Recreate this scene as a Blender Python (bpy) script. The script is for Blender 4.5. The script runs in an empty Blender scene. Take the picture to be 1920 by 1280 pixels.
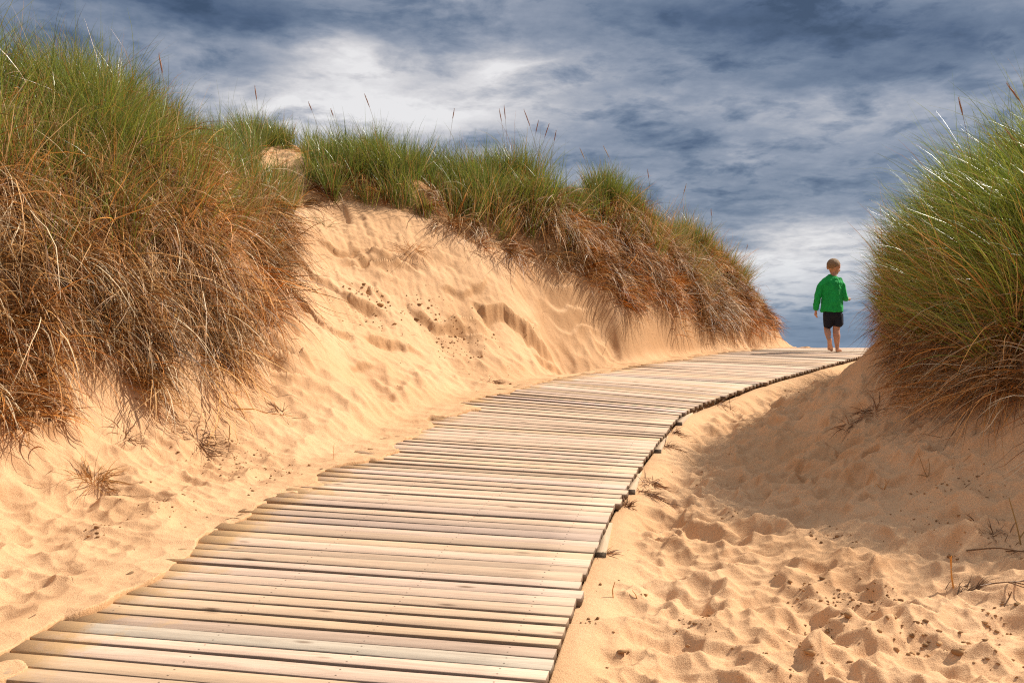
import bpy, math
import numpy as np
from math import radians
rng = np.random.default_rng(7)
SC = bpy.context.scene
COL = SC.collection
EYE = 1.25            # camera height above datum; height tables below are relative to the eye
F, CX, YH = 1900.0, 960.0, 700.0

# ------------------------------------------------------------------ helpers
def tag(o, label=None, cat=None, group=None, kind=None):
    if label: o['label'] = label
    if cat: o['category'] = cat
    if group: o['group'] = group
    if kind: o['kind'] = kind
    return o

def mk_mesh(name, V, Fc, mat=None, parent=None, smooth=False, attrs=None, uv=None):
    """V (n,3); Fc (m,3|4) int array or list of such arrays; attrs {name:(n,3|1)} per vertex."""
    me = bpy.data.meshes.new(name)
    V = np.asarray(V, np.float32)
    if not isinstance(Fc, list): Fc = [Fc]
    Fc = [np.asarray(f, np.int32) for f in Fc if len(f)]
    me.vertices.add(len(V)); me.vertices.foreach_set('co', V.ravel())
    loops = np.concatenate([f.ravel() for f in Fc])
    sizes = np.concatenate([np.full(len(f), f.shape[1], np.int32) for f in Fc])
    starts = np.concatenate([[0], np.cumsum(sizes)[:-1]]).astype(np.int32)
    me.loops.add(len(loops)); me.loops.foreach_set('vertex_index', loops)
    me.polygons.add(len(sizes)); me.polygons.foreach_set('loop_start', starts)
    me.polygons.foreach_set('loop_total', sizes)
    if smooth: me.polygons.foreach_set('use_smooth', np.ones(len(sizes), bool))
    me.update(calc_edges=True)
    for k, a in (attrs or {}).items():
        a = np.asarray(a, np.float32)
        if a.ndim == 2 and a.shape[1] == 3:
            at = me.attributes.new(k, 'FLOAT_COLOR', 'POINT')
            at.data.foreach_set('color', np.concatenate([a, np.ones((len(a), 1), np.float32)], 1).ravel())
        else:
            at = me.attributes.new(k, 'FLOAT', 'POINT'); at.data.foreach_set('value', a.ravel())
    if uv is not None:
        l = me.uv_layers.new(name='UVMap'); l.data.foreach_set('uv', np.asarray(uv, np.float32)[loops].ravel())
    me.validate()
    o = bpy.data.objects.new(name, me); COL.objects.link(o)
    if mat: me.materials.append(mat)
    if parent: o.parent = parent
    return o

def sstep(a, b, x):
    t = np.clip((x - a) / (b - a), 0, 1); return t * t * (3 - 2 * t)

_tab = np.random.default_rng(3).random((512, 512)).astype(np.float32) * 2 - 1
def vnoise(x, y, off=0):
    x = x + off * 17.31; y = y + off * 5.77
    xi = np.floor(x).astype(np.int64); yi = np.floor(y).astype(np.int64)
    fx = x - xi; fy = y - yi
    fx = fx * fx * fx * (fx * (fx * 6 - 15) + 10); fy = fy * fy * fy * (fy * (fy * 6 - 15) + 10)
    a = _tab[xi & 511, yi & 511]; b = _tab[(xi + 1) & 511, yi & 511]
    c = _tab[xi & 511, (yi + 1) & 511]; d = _tab[(xi + 1) & 511, (yi + 1) & 511]
    return (a * (1 - fx) + b * fx) * (1 - fy) + (c * (1 - fx) + d * fx) * fy
def fbm(x, y, octv=3, off=0, gain=.5):
    s = 0; a = 1; t = 0
    for i in range(octv):
        cs, sn = math.cos(.6 * i + .3), math.sin(.6 * i + .3)
        s = s + a * vnoise((x * cs - y * sn) * 2 ** i, (x * sn + y * cs) * 2 ** i, off + i); t += a; a *= gain
    return s / t

# ------------------------------------------------------------------ boardwalk line
PY = np.array([1.0, 2, 3, 4, 5, 6, 7, 8, 9, 10, 11, 12, 13, 14, 15, 16, 17, 18, 20, 24.])
PZ = np.array([-1.17, -1.05, -.92, -.79, -.66, -.53, -.39, -.235, -.095, .0, .09, .175, .26, .325, .375, .40, .405, .39, .33, .2])
def zpath(Y): return np.interp(Y, PY, PZ)
RY = np.array([0.5, 2, 3, 4, 5, 6, 7, 7.6, 8, 9, 10, 11, 12, 13, 14, 15, 16, 18, 20])
RX = np.array([-.38, -.1, .095, .285, .50, .765, 1.07, 1.27, 1.50, 2.16, 2.79, 3.40, 4.0, 4.63, 5.25, 5.85, 6.45, 7.6, 8.7])
W = 1.75
_yy = np.linspace(.8, 19.5, 3000); _xx = np.interp(_yy, RY, RX)
_k = np.exp(-np.linspace(-2, 2, 41) ** 2); _k /= _k.sum()
_xx[20:-20] = np.convolve(_xx, _k, 'same')[20:-20]
_s = np.concatenate([[0], np.cumsum(np.hypot(np.diff(_xx), np.diff(_yy)))])
_h = np.arctan2(np.gradient(_xx), np.gradient(_yy))
_k2 = np.exp(-np.linspace(-2, 2, 401) ** 2); _k2 /= _k2.sum()
_h = np.convolve(np.pad(_h, 200, 'edge'), _k2, 'valid')
def rail(s):           # right edge point, heading
    return np.interp(s, _s, _xx), np.interp(s, _s, _yy), np.interp(s, _s, _h)
CS = np.linspace(0, _s[-1], 420)
_rx, _ry, _rh = rail(CS)
CCx, CCy = _rx - np.cos(_rh) * W / 2, _ry + np.sin(_rh) * W / 2
def worley(x, y, off=0):
    xi = np.floor(x).astype(np.int64); yi = np.floor(y).astype(np.int64); f1 = np.full(x.shape, 9., np.float32)
    for i in (-1, 0, 1):
        for j in (-1, 0, 1):
            a = (xi + i) & 511; b = (yi + j) & 511
            px = xi + i + .5 + .45 * _tab[(a + off) & 511, b]; py = yi + j + .5 + .45 * _tab[b, (a + off + 77) & 511]
            f1 = np.minimum(f1, (x - px) ** 2 + (y - py) ** 2)
    return f1            # squared distance: round pits with sharp rims
def path_lat(X, Y):
    """signed offset from the boardwalk's middle (right positive)"""
    best = np.full(X.shape, 1e9, np.float32); idx = np.zeros(X.shape, np.int32)
    for k in range(len(CS)):
        d = (X - CCx[k]) ** 2 + (Y - CCy[k]) ** 2
        m = d < best; best[m] = d[m]; idx[m] = k
    h = _rh[idx]
    lat = (X - CCx[idx]) * np.cos(h) - (Y - CCy[idx]) * np.sin(h)
    end = (idx == 0) | (idx == len(CS) - 1)
    dist = np.sqrt(best)
    return np.where(end, np.sign(lat + 1e-6) * np.maximum(dist, np.abs(lat)), lat), dist

# ------------------------------------------------------------------ terrain control points
CP = []
def P(px, py, Y): CP.append(((px - CX) * Y / F, Y, -(py - YH) * Y / F))
def Q(*a): CP.append(a)
# floor right of the boards
for q in [(.5,3,-1.0),(1.5,3,-1.0),(2.3,3,-.95),(1.0,4,-.86),(1.9,4,-.80),(1.1,5,-.72),(1.7,5,-.64),(2.2,5,-.44),(2.5,5,-.27),
          (1.4,6,-.60),(1.9,6,-.48),(2.3,6,-.28),(2.6,6,-.12),(1.6,7,-.47),(2.1,7,-.30),(2.45,7,-.06),(2.7,7,.10),(2.1,8,-.29),(2.55,8,-.12),(2.90,8,.10),
          (2.5,9,-.15),(2.95,9,.0),(3.36,9,.20),(3.3,10,-.04),(3.65,10,.10),(3.8,11,.05),(4.4,12,.12),(5.0,13,.18),(5.7,14,.27),(6.4,15,.33),(7,16,.36),(8,18,.33)]: Q(*q)
# right dune
for q in [(2.9,5,.10),(3.15,5.1,.45),(3.0,6.1,.65),(3.2,6.5,.98),(3.15,7.2,.92),(3.2,7.8,.75),(2.85,6.6,.45),(2.85,7.2,.5),(3.05,7.9,.5),(3.5,8.6,.70),(3.7,8.9,.75),(3.7,9.3,.45),
          (4.1,9.6,.75),(3.9,10.3,.5),(4.5,11,.8),(4.3,11.2,.4),(5.2,12.2,.8),(4.9,12.4,.4),(5.8,13,.75),(6.6,14,.6),(4,6.5,1.22),(5,6,1.3),(5,8,1.2),(7,7,1.3),(7,10,1.2),(4.2,5,.75),
          (3.6,5.1,.6),(3.0,4.5,-.28),(3.7,4.4,.1),(5,4.4,.4),(2.9,4.1,-.62),(3.5,3.6,-.6),(5,3,-.3),(8,4,.2),(8,1,-.4),(3,1,-.9),(1.5,1,-1.15),(0,1,-1.2),(-2,1,-1.15),(-4,1,-.5),(8,13,1),(9,16,.6)]: Q(*q)
# floor left of the boards
for q in [(-2.1,3.3,-.86),(-2.05,4,-.74),(-2.3,4.4,-.64),(-1.65,4.4,-.72),(-1.8,5,-.55),(-1.4,5.3,-.6),(-1.1,6.3,-.46),(-.75,7.4,-.30),(-.42,8.1,-.19),(.2,9.3,-.04),(1.15,10.9,.11),(2.1,12.3,.23),(3.05,13.9,.36)]: Q(*q)
for a in [(0,860,4.8),(150,800,5.3),(300,790,5.8),(430,730,6.4),(540,680,7.0),(640,700,7.3),(700,730,7.6),
          # big dune, nearest on the left: scarp and top
          (100,560,5.7),(290,600,6.2),(400,600,6.8),(0,400,5.6),(200,400,6.3),(350,420,7.0),(450,480,7.6),(520,560,7.9),
          (0,285,6.2),(120,282,6.6),(250,272,7.2),(350,302,7.8),(430,362,8.6),
          # bare sand face
          (560,385,10),(680,388,10.4),(800,400,10.7),(600,480,9.2),(750,480,9.8),(580,560,8.4),(700,580,8.9),(850,600,9.5),(640,640,7.9),(750,680,8.2),(850,700,8.8),
          (950,560,10.2),(1000,600,10.4),(1150,655,11.2),(1050,688,10.5),
          (560,340,10.6),(700,322,11),(900,400,11),(1000,365,11.6),(1050,375,11.9),(1000,480,11),(1100,500,11.5),(1160,612,11.3),
          (1130,408,12.5),(1220,440,12.8),(1075,410,12.2),(1255,486,13.1),(842,375,11.3),(1200,520,12.4),(1250,602,12.3),(1250,632,12.1),(1380,643,14.2),
          (1300,508,14.6),(1380,558,15.3),(1350,560,14.5),(1400,634,15.2),(1425,575,16.0),(1452,627,16.6),(1482,648,17),(510,292,12.5)]: P(*a)
for q in [(-5,7,1.6),(-4.5,9,1.9),(-4,11,2.2),(-4,14,3.0),(-3.2,14,3.2),(-2.4,14,2.7),(-1,13,2.2),(0.5,14,2.1),(2.2,17,1.3),(3.4,17.8,.9),(4.5,18.2,.42),(6,18,.36),(0,18,1.6),(-4,18,2.2),(-8,10,2.2),(-8,5,1.8),(-8,16,2),
          (-5,4,1.4),(-3.6,4.6,.9),(-3.0,3.8,-.2),(-3,3,-.5),(-5,2.5,.5),(4,20,.2),(8,20,.2),(-4,5.2,1.5),(-3.6,5.8,1.6)]: Q(*q)
CP = np.array(CP)
def tps_fit(C, lam=.004):
    n = len(C); d2 = ((C[:, None, :2] - C[None, :, :2]) ** 2).sum(-1)
    K = np.where(d2 > 0, .5 * d2 * np.log(d2 + 1e-12), 0) + lam * np.eye(n)
    A = np.concatenate([np.ones((n, 1)), C[:, :2]], 1)
    M = np.block([[K, A], [A.T, np.zeros((3, 3))]])
    return np.linalg.solve(M, np.concatenate([C[:, 2], np.zeros(3)]))
TW = tps_fit(CP)
def tps(X, Y):
    out = np.zeros(X.shape, np.float32); n = len(CP)
    x = X.ravel().astype(np.float32); y = Y.ravel().astype(np.float32); o = TW[n] + TW[n + 1] * x + TW[n + 2] * y
    o = o.astype(np.float32)
    for i in range(n):
        d2 = (x - np.float32(CP[i, 0])) ** 2 + (y - np.float32(CP[i, 1])) ** 2 + np.float32(1e-12)
        o += np.float32(.5 * TW[i]) * d2 * np.log(d2)
    return o.reshape(X.shape)

# footprints (x, y, angle, length, width)
_fr = np.random.default_rng(21)
FP = []
for _ in range(230):
    y = _fr.uniform(2.6, 11); x = _fr.uniform(-3, 3.2)
    FP.append((x, y, _fr.normal(.3, .5), _fr.uniform(.18, .27), _fr.uniform(.08, .12), _fr.uniform(.014, .034)))

# broken crusts on the open face: (along, down) runs in the face's own plan frame, height of the break
def _fr(pts): 
    q = [((a - CX) * Y / F, Y) for a, b, Y in pts]; q = sorted((x * .93 + y * .37, y * .93 - x * .37) for x, y in q)
    return np.array(q)
SCARPS = [(_fr(p), a) for p, a in [([(570, 0, 8.86), (640, 0, 8.84), (718, 0, 8.92)], .12), ([(765, 0, 9.25), (820, 0, 9.3), (875, 0, 9.5)], .09), ([(895, 0, 9.85), (960, 0, 10.08), (1035, 0, 10.38)], .13),
                                    ([(545, 0, 8.3), (600, 0, 8.1), (665, 0, 8.2)], .10), ([(670, 0, 8.35), (740, 0, 8.6), (790, 0, 8.75)], .06), ([(600, 0, 9.45), (650, 0, 9.5), (690, 0, 9.65)], .045),
                                    ([(660, 0, 7.75), (705, 0, 7.95)], .05), ([(1000, 0, 10.1), (1060, 0, 10.45), (1110, 0, 10.75)], .07), ([(470, 0, 7.4), (520, 0, 7.5), (570, 0, 7.7)], .08), ([(830, 0, 9.75), (880, 0, 9.95), (915, 0, 10.2)], .05)]]
def terrain(X, Y):
    """ground height above the datum"""
    r = np.hypot(X, Y - 9)
    inner = 1 - sstep(11, 18, r)
    far = np.interp(r, [0, 14, 30, 60, 90, 1e5], [.6, .5, -1.4, -3.2, -4.6, -6.0]) + .5 * fbm(X / 9, Y / 9, 2, 9) * sstep(14, 25, r)
    Xc = np.clip(X, -12, 12); Yc = np.clip(Y, -2, 24)
    z = tps(Xc, Yc) * inner + far * (1 - inner)
    lat, dist = path_lat(Xc, Yc)
    zp = zpath(Yc)
    # slope-based masks
    left = sstep(-W / 2 - .25, -W / 2 - 1.1, lat)
    hgt = z - zp
    face = sstep(.18, .5, hgt) * (1 - sstep(1.9, 2.3, hgt))
    nearw = inner
    # soft trampled sand
    n1 = fbm(X / .30, Y / .26, 2, 1); n2 = fbm(X / .11, Y / .10, 2, 4); n3 = fbm(X / 1.1, Y / 1.1, 2, 6)
    ridg = 1 - np.abs(fbm(X / .42 + .3 * n2, Y / .30, 2, 11)) * 2
    flat = 1 - face * .8
    deepen = .55 + .45 * sstep(-.3, .6, lat)
    z = z + nearw * flat * deepen * (.030 * n1 + .036 * (ridg - .55) * (.8 + .3 * n3) + .040 * (1 - 2 * np.abs(fbm(X / .19 + .25 * n2, Y / .15, 2, 13)) - .6) * (.7 + .5 * n3) + .0085 * n2 + .0035 * fbm(X / .045, Y / .045, 2, 80))
    wx = .06 * n1 + .02 * n2
    cov_ = np.maximum(.0, .55 + .6 * n3)
    det = nearw * (1 - .8 * face) * (.75 + .25 * sstep(-.3, .6, lat)) * np.minimum(1, .62 + .5 * cov_) * (.078 * (worley((X + wx) / .21, (Y + wx * .6) / .17, 3) - .25) + .050 * (worley((X - wx) / .10, (Y + wx) / .085, 9) - .25))
    z = z + det
    for fx, fy, fa, fl, fw, fd in FP:
        m = (np.abs(X - fx) < .35) & (np.abs(Y - fy) < .35)
        if not m.any(): continue
        dx, dy = X[m] - fx, Y[m] - fy
        u = (dx * math.cos(fa) - dy * math.sin(fa)) / fw; v = (dx * math.sin(fa) + dy * math.cos(fa)) / fl
        q = np.sqrt(u * u + v * v)
        z[m] += (1 - face[m]) * fd * (-np.exp(-(q * 1.5) ** 4) + .55 * np.exp(-((q - 1.05) / .28) ** 2)) * deepen[m]
    # the wind-cut face: crusts, small ledges and runnels
    q = ((X + 1.0 - .30 * (Y - 9.1)) / 1.05) ** 2 + ((Y - 9.1) / 1.8) ** 2; bare = 1 - sstep(.75, 1.25, q)   # the open face
    band = sstep(.2, .4, hgt) * (1 - sstep(1.0, 1.35, hgt))
    xr = X * .93 + Y * .37; yr = Y * .93 - X * .37                    # along / down the face
    warp = fbm(xr / .75, yr / .34, 4, 15, .6)
    led = fbm(xr / 1.1, yr / .6, 2, 18)
    ph = (z + .26 * warp) / .20
    saw = ph - np.floor(ph)
    st = np.where(saw < .82, saw / .82, (1 - saw) / .18)
    lm = face * left * sstep(-.15, .25, led) * (.35 + .65 * sstep(-.2, .3, fbm(xr / .5, yr / .3, 2, 19)))
    z = z + lm * .20 * (.6 + .8 * np.clip(fbm(xr / .16, yr / .10, 2, 33) + .5, 0, 1)) * (st - .5) * (.15 + .85 * band)
    xr = X * .93 + Y * .37; yr = Y * .93 - X * .37
    z = z + face * left * (.018 * fbm(xr / .07, yr / .5, 3, 22) + .010 * fbm(X / .055, Y / .055, 2, 35)) + face * left * (.012 * fbm(X / .16, Y / .3, 3, 20) + .03 * warp * .5)
    rug = np.clip(fbm(xr / .26, yr / .075, 3, 24) + .05, 0, 1)
    z = z + face * left * (.25 + .75 * sstep(.0, .4, led)) * rug * .095 * (.15 + .85 * band)
    for q, A in SCARPS:
        x0, x1 = q[0, 0], q[-1, 0]; m = (xr > x0 - .1) & (xr < x1 + .1) & (np.abs(yr - q[:, 1].mean()) < 1.0)
        if not m.any(): continue
        xx = xr[m]; g = np.interp(xx, q[:, 0], q[:, 1]) + .07 * fbm(xx / .16, xx * 0 + x0, 3, 37) + .022 * fbm(xx / .08, yr[m] / .06, 2, 38)
        d = yr[m] - g; am = 1.05 * A * sstep(x0 - .1, x0 + .12, xx) * (1 - sstep(x1 - .12, x1 + .1, xx)) * np.clip(.75 + .7 * fbm(xx / .26, yr[m] / .3, 3, 39), .1, 1.4)
        z[m] += am * np.where(d < 0, -np.exp(d / .30) * sstep(0, -.035, d) , .30 * np.exp(-d / .10))
    # hummocks under the grass
    top = sstep(.75, 1.3, hgt)
    z = z + np.maximum(top, sstep(.45, .8, hgt)) * (1 - bare) * nearw * (.14 * fbm(X / .48, Y / .48, 2, 28))
    # the boards' bed
    e = np.abs(lat) - W / 2
    zt = zp + .008 + .012 * n1 + .40 * det + .004 * n2                                     # sand drifted against and over the left ends
    cov = .02 + .26 * np.clip(fbm(X / .40, Y / .40, 3, 31) + .25, 0, 1)
    zl = np.where(True, zt + (z - zt) * sstep(.08, .32, -lat - W / 2), 0)
    under = zp - .15
    wl = sstep(-cov - .035, -cov, -lat - W / 2)                     # 1 outside / over the end
    zr = zp - .043 - .012 * n3
    zrr = zr + (z - zr) * sstep(.03, .30, lat - W / 2)
    zz = np.where(lat < 0, under + (zl - under) * wl, under + (zrr - under) * sstep(-.05, .0, lat - W / 2))
    onpath = (dist < 3.2) & (Yc > .8) & (Yc < 19.3)
    blend = np.where(onpath, 1, 0)
    z = np.where(blend > 0, zz, z)
    return z + EYE

# fine lookup raster for everything that stands on the sand
GX0, GX1, GY0, GY1, GD = -8.0, 8.0, .6, 20.0, .02
_gx = np.arange(GX0, GX1, GD); _gy = np.arange(GY0, GY1, GD)
_GX, _GY = np.meshgrid(_gx, _gy)
HG = terrain(_GX, _GY).astype(np.float32)
def H(x, y):
    u = np.clip((x - GX0) / GD, 0, HG.shape[1] - 2.001); v = np.clip((y - GY0) / GD, 0, HG.shape[0] - 2.001)
    i = u.astype(int); j = v.astype(int); a = u - i; b = v - j
    return (HG[j, i] * (1 - a) + HG[j, i + 1] * a) * (1 - b) + (HG[j + 1, i] * (1 - a) + HG[j + 1, i + 1] * a) * b
def HN(x, y, e=.08):
    gx = (H(x + e, y) - H(x - e, y)) / (2 * e); gy = (H(x, y + e) - H(x, y - e)) / (2 * e)
    n = np.stack([-gx, -gy, np.ones_like(gx)], -1); return n / np.linalg.norm(n, axis=-1, keepdims=True)
def hit(px, py):
    """where a photo pixel's sight line meets the sand"""
    y = np.arange(2.2, 19, .01); x = (px - CX) / F * y; z = EYE - (py - YH) / F * y
    k = np.argmax(z < H(x, y)); return float(x[k]), float(y[k])
def proj(p):
    return CX + F * p[:, 0] / p[:, 1], YH - F * (p[:, 2] - EYE) / p[:, 1]

# ------------------------------------------------------------------ materials
def new_mat(name):
    m = bpy.data.materials.new(name); m.use_nodes = True
    nt = m.node_tree; return m, nt, nt.nodes['Principled BSDF']
def N(nt, t, **kw):
    n = nt.nodes.new(t)
    for k, v in kw.items():
        if k in n.inputs: n.inputs[k].default_value = v
        else: setattr(n, k, v)
    return n
def L(nt, a, b): nt.links.new(a, b)

def mat_sand():
    m, nt, b = new_mat('dune sand')
    tc = N(nt, 'ShaderNodeTexCoord')
    n1 = N(nt, 'ShaderNodeTexNoise', Scale=1.3, Detail=5.0); L(nt, tc.outputs['Object'], n1.inputs['Vector'])
    n2 = N(nt, 'ShaderNodeTexNoise', Scale=260.0, Detail=2.0); L(nt, tc.outputs['Object'], n2.inputs['Vector'])
    n3 = N(nt, 'ShaderNodeTexNoise', Scale=34.0, Detail=4.0); L(nt, tc.outputs['Object'], n3.inputs['Vector'])
    r = N(nt, 'ShaderNodeValToRGB'); L(nt, n1.outputs['Fac'], r.inputs['Fac'])
    r.color_ramp.elements[0].position = .3; r.color_ramp.elements[0].color = (.66, .385, .195, 1)
    r.color_ramp.elements[1].position = .7; r.color_ramp.elements[1].color = (.77, .48, .265, 1)
    r2 = N(nt, 'ShaderNodeValToRGB'); L(nt, n2.outputs['Fac'], r2.inputs['Fac'])
    r2.color_ramp.elements[0].position = .3; r2.color_ramp.elements[0].color = (.72, .68, .66, 1)
    r2.color_ramp.elements[1].position = .62; r2.color_ramp.elements[1].color = (1.06, 1.06, 1.06, 1)
    mx = N(nt, 'ShaderNodeMixRGB', blend_type='MULTIPLY'); mx.inputs[0].default_value = 1
    L(nt, r.outputs[0], mx.inputs[1]); L(nt, r2.outputs[0], mx.inputs[2])
    at = N(nt, 'ShaderNodeAttribute'); at.attribute_name = 'damp'
    mx2 = N(nt, 'ShaderNodeMixRGB'); L(nt, at.outputs['Fac'], mx2.inputs[0]); L(nt, mx.outputs[0], mx2.inputs[1]); mx2.inputs[2].default_value = (.40, .205, .085, 1)
    L(nt, mx2.outputs[0], b.inputs['Base Color'])
    b.inputs['Roughness'].default_value = .95; b.inputs['Specular IOR Level'].default_value = .15
    bp = N(nt, 'ShaderNodeBump', Strength=.55, Distance=.004); L(nt, n2.outputs['Fac'], bp.inputs['Height'])
    bp2 = N(nt, 'ShaderNodeBump', Strength=.35, Distance=.012); L(nt, n3.outputs['Fac'], bp2.inputs['Height']); L(nt, bp.outputs[0], bp2.inputs['Normal'])
    L(nt, bp2.outputs[0], b.inputs['Normal'])
    return m
SAND = mat_sand()

# ------------------------------------------------------------------ ground mesh: one sheet to the horizon
def ground():
    NT, NYc = 1300, 1220
    t = np.linspace(-.66, .66, NT)
    ex = .66 + np.cumsum(.0012 * 1.22 ** np.arange(1, 46)); t = np.concatenate([-ex[::-1], t, ex])
    y = np.concatenate([[-1500, -600, -200, -60, -20, -8, -3, -1, 0, .6, 1.0, 1.4, 1.8, 2.1, 2.3], np.linspace(2.4, 6, 420, endpoint=False), np.linspace(6, 18, NYc - 420),
                        18 + np.cumsum(.02 * 1.12 ** np.arange(1, 92))])
    T, Yg = np.meshgrid(t, y); Xg = T * (np.maximum(Yg, 2.0) + .4)
    Z = terrain(Xg, Yg)
    V = np.stack([Xg, Yg, Z], -1).reshape(-1, 3)
    r, c = Z.shape; i = np.arange(r * c).reshape(r, c)
    Fq = np.stack([i[:-1, :-1], i[:-1, 1:], i[1:, 1:], i[1:, :-1]], -1).reshape(-1, 4)
    # darker, damper cut sand where the face is steep
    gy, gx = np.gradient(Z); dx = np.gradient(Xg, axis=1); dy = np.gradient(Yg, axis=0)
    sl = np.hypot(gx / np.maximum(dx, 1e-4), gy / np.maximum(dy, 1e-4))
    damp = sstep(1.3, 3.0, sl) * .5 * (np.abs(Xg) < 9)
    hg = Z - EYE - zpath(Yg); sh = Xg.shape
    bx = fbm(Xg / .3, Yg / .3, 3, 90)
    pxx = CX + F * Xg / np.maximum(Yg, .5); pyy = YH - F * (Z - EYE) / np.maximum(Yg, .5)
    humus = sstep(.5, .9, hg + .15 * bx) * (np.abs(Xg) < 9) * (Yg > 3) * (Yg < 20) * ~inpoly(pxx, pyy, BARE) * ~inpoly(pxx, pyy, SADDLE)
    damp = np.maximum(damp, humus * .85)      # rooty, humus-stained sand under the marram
    o = mk_mesh('sand_ground', V, Fq, SAND, smooth=True, attrs={'damp': damp.ravel()})
    tag(o, kind='structure')

def sea():
    m, nt, b = new_mat('sea water'); b.inputs['Base Color'].default_value = (.05, .09, .12, 1); b.inputs['Roughness'].default_value = .25
    V = [(-3000, 45, -1.9), (3000, 45, -1.9), (3000, 4000, -1.9), (-3000, 4000, -1.9)]
    tag(mk_mesh('sea', V, np.array([[0, 1, 2, 3]]), m), kind='structure')
sea()

def inpoly(px, py, poly):
    r = np.zeros(px.shape, bool); n = len(poly)
    for k in range(n):
        x1, y1 = poly[k]; x2, y2 = poly[(k + 1) % n]
        if y1 == y2: continue
        c = ((y1 > py) != (y2 > py)) & (px < (x2 - x1) * (py - y1) / (y2 - y1) + x1); r ^= c
    return r

# bare sand: no roots here (photo outline of the wind-cut face and the floor)
BARE = [(548, 392), (640, 374), (740, 392), (820, 415), (880, 455), (985, 478), (1085, 515), (1150, 558), (1185, 585), (1205, 545), (1245, 562), (1300, 585), (1390, 605), (1475, 620), (1500, 660), (1500, 1300), (-400, 1300),
        (-400, 900), (-60, 860), (60, 790), (110, 760), (90, 690), (105, 610), (180, 640), (250, 720), (320, 745), (420, 700), (430, 620), (410, 545), (470, 560), (490, 590), (505, 560), (525, 500), (515, 455), (532, 420)]
SADDLE = [(488, 278), (560, 268), (592, 300), (562, 345), (520, 352), (492, 330)]
ground()
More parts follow.
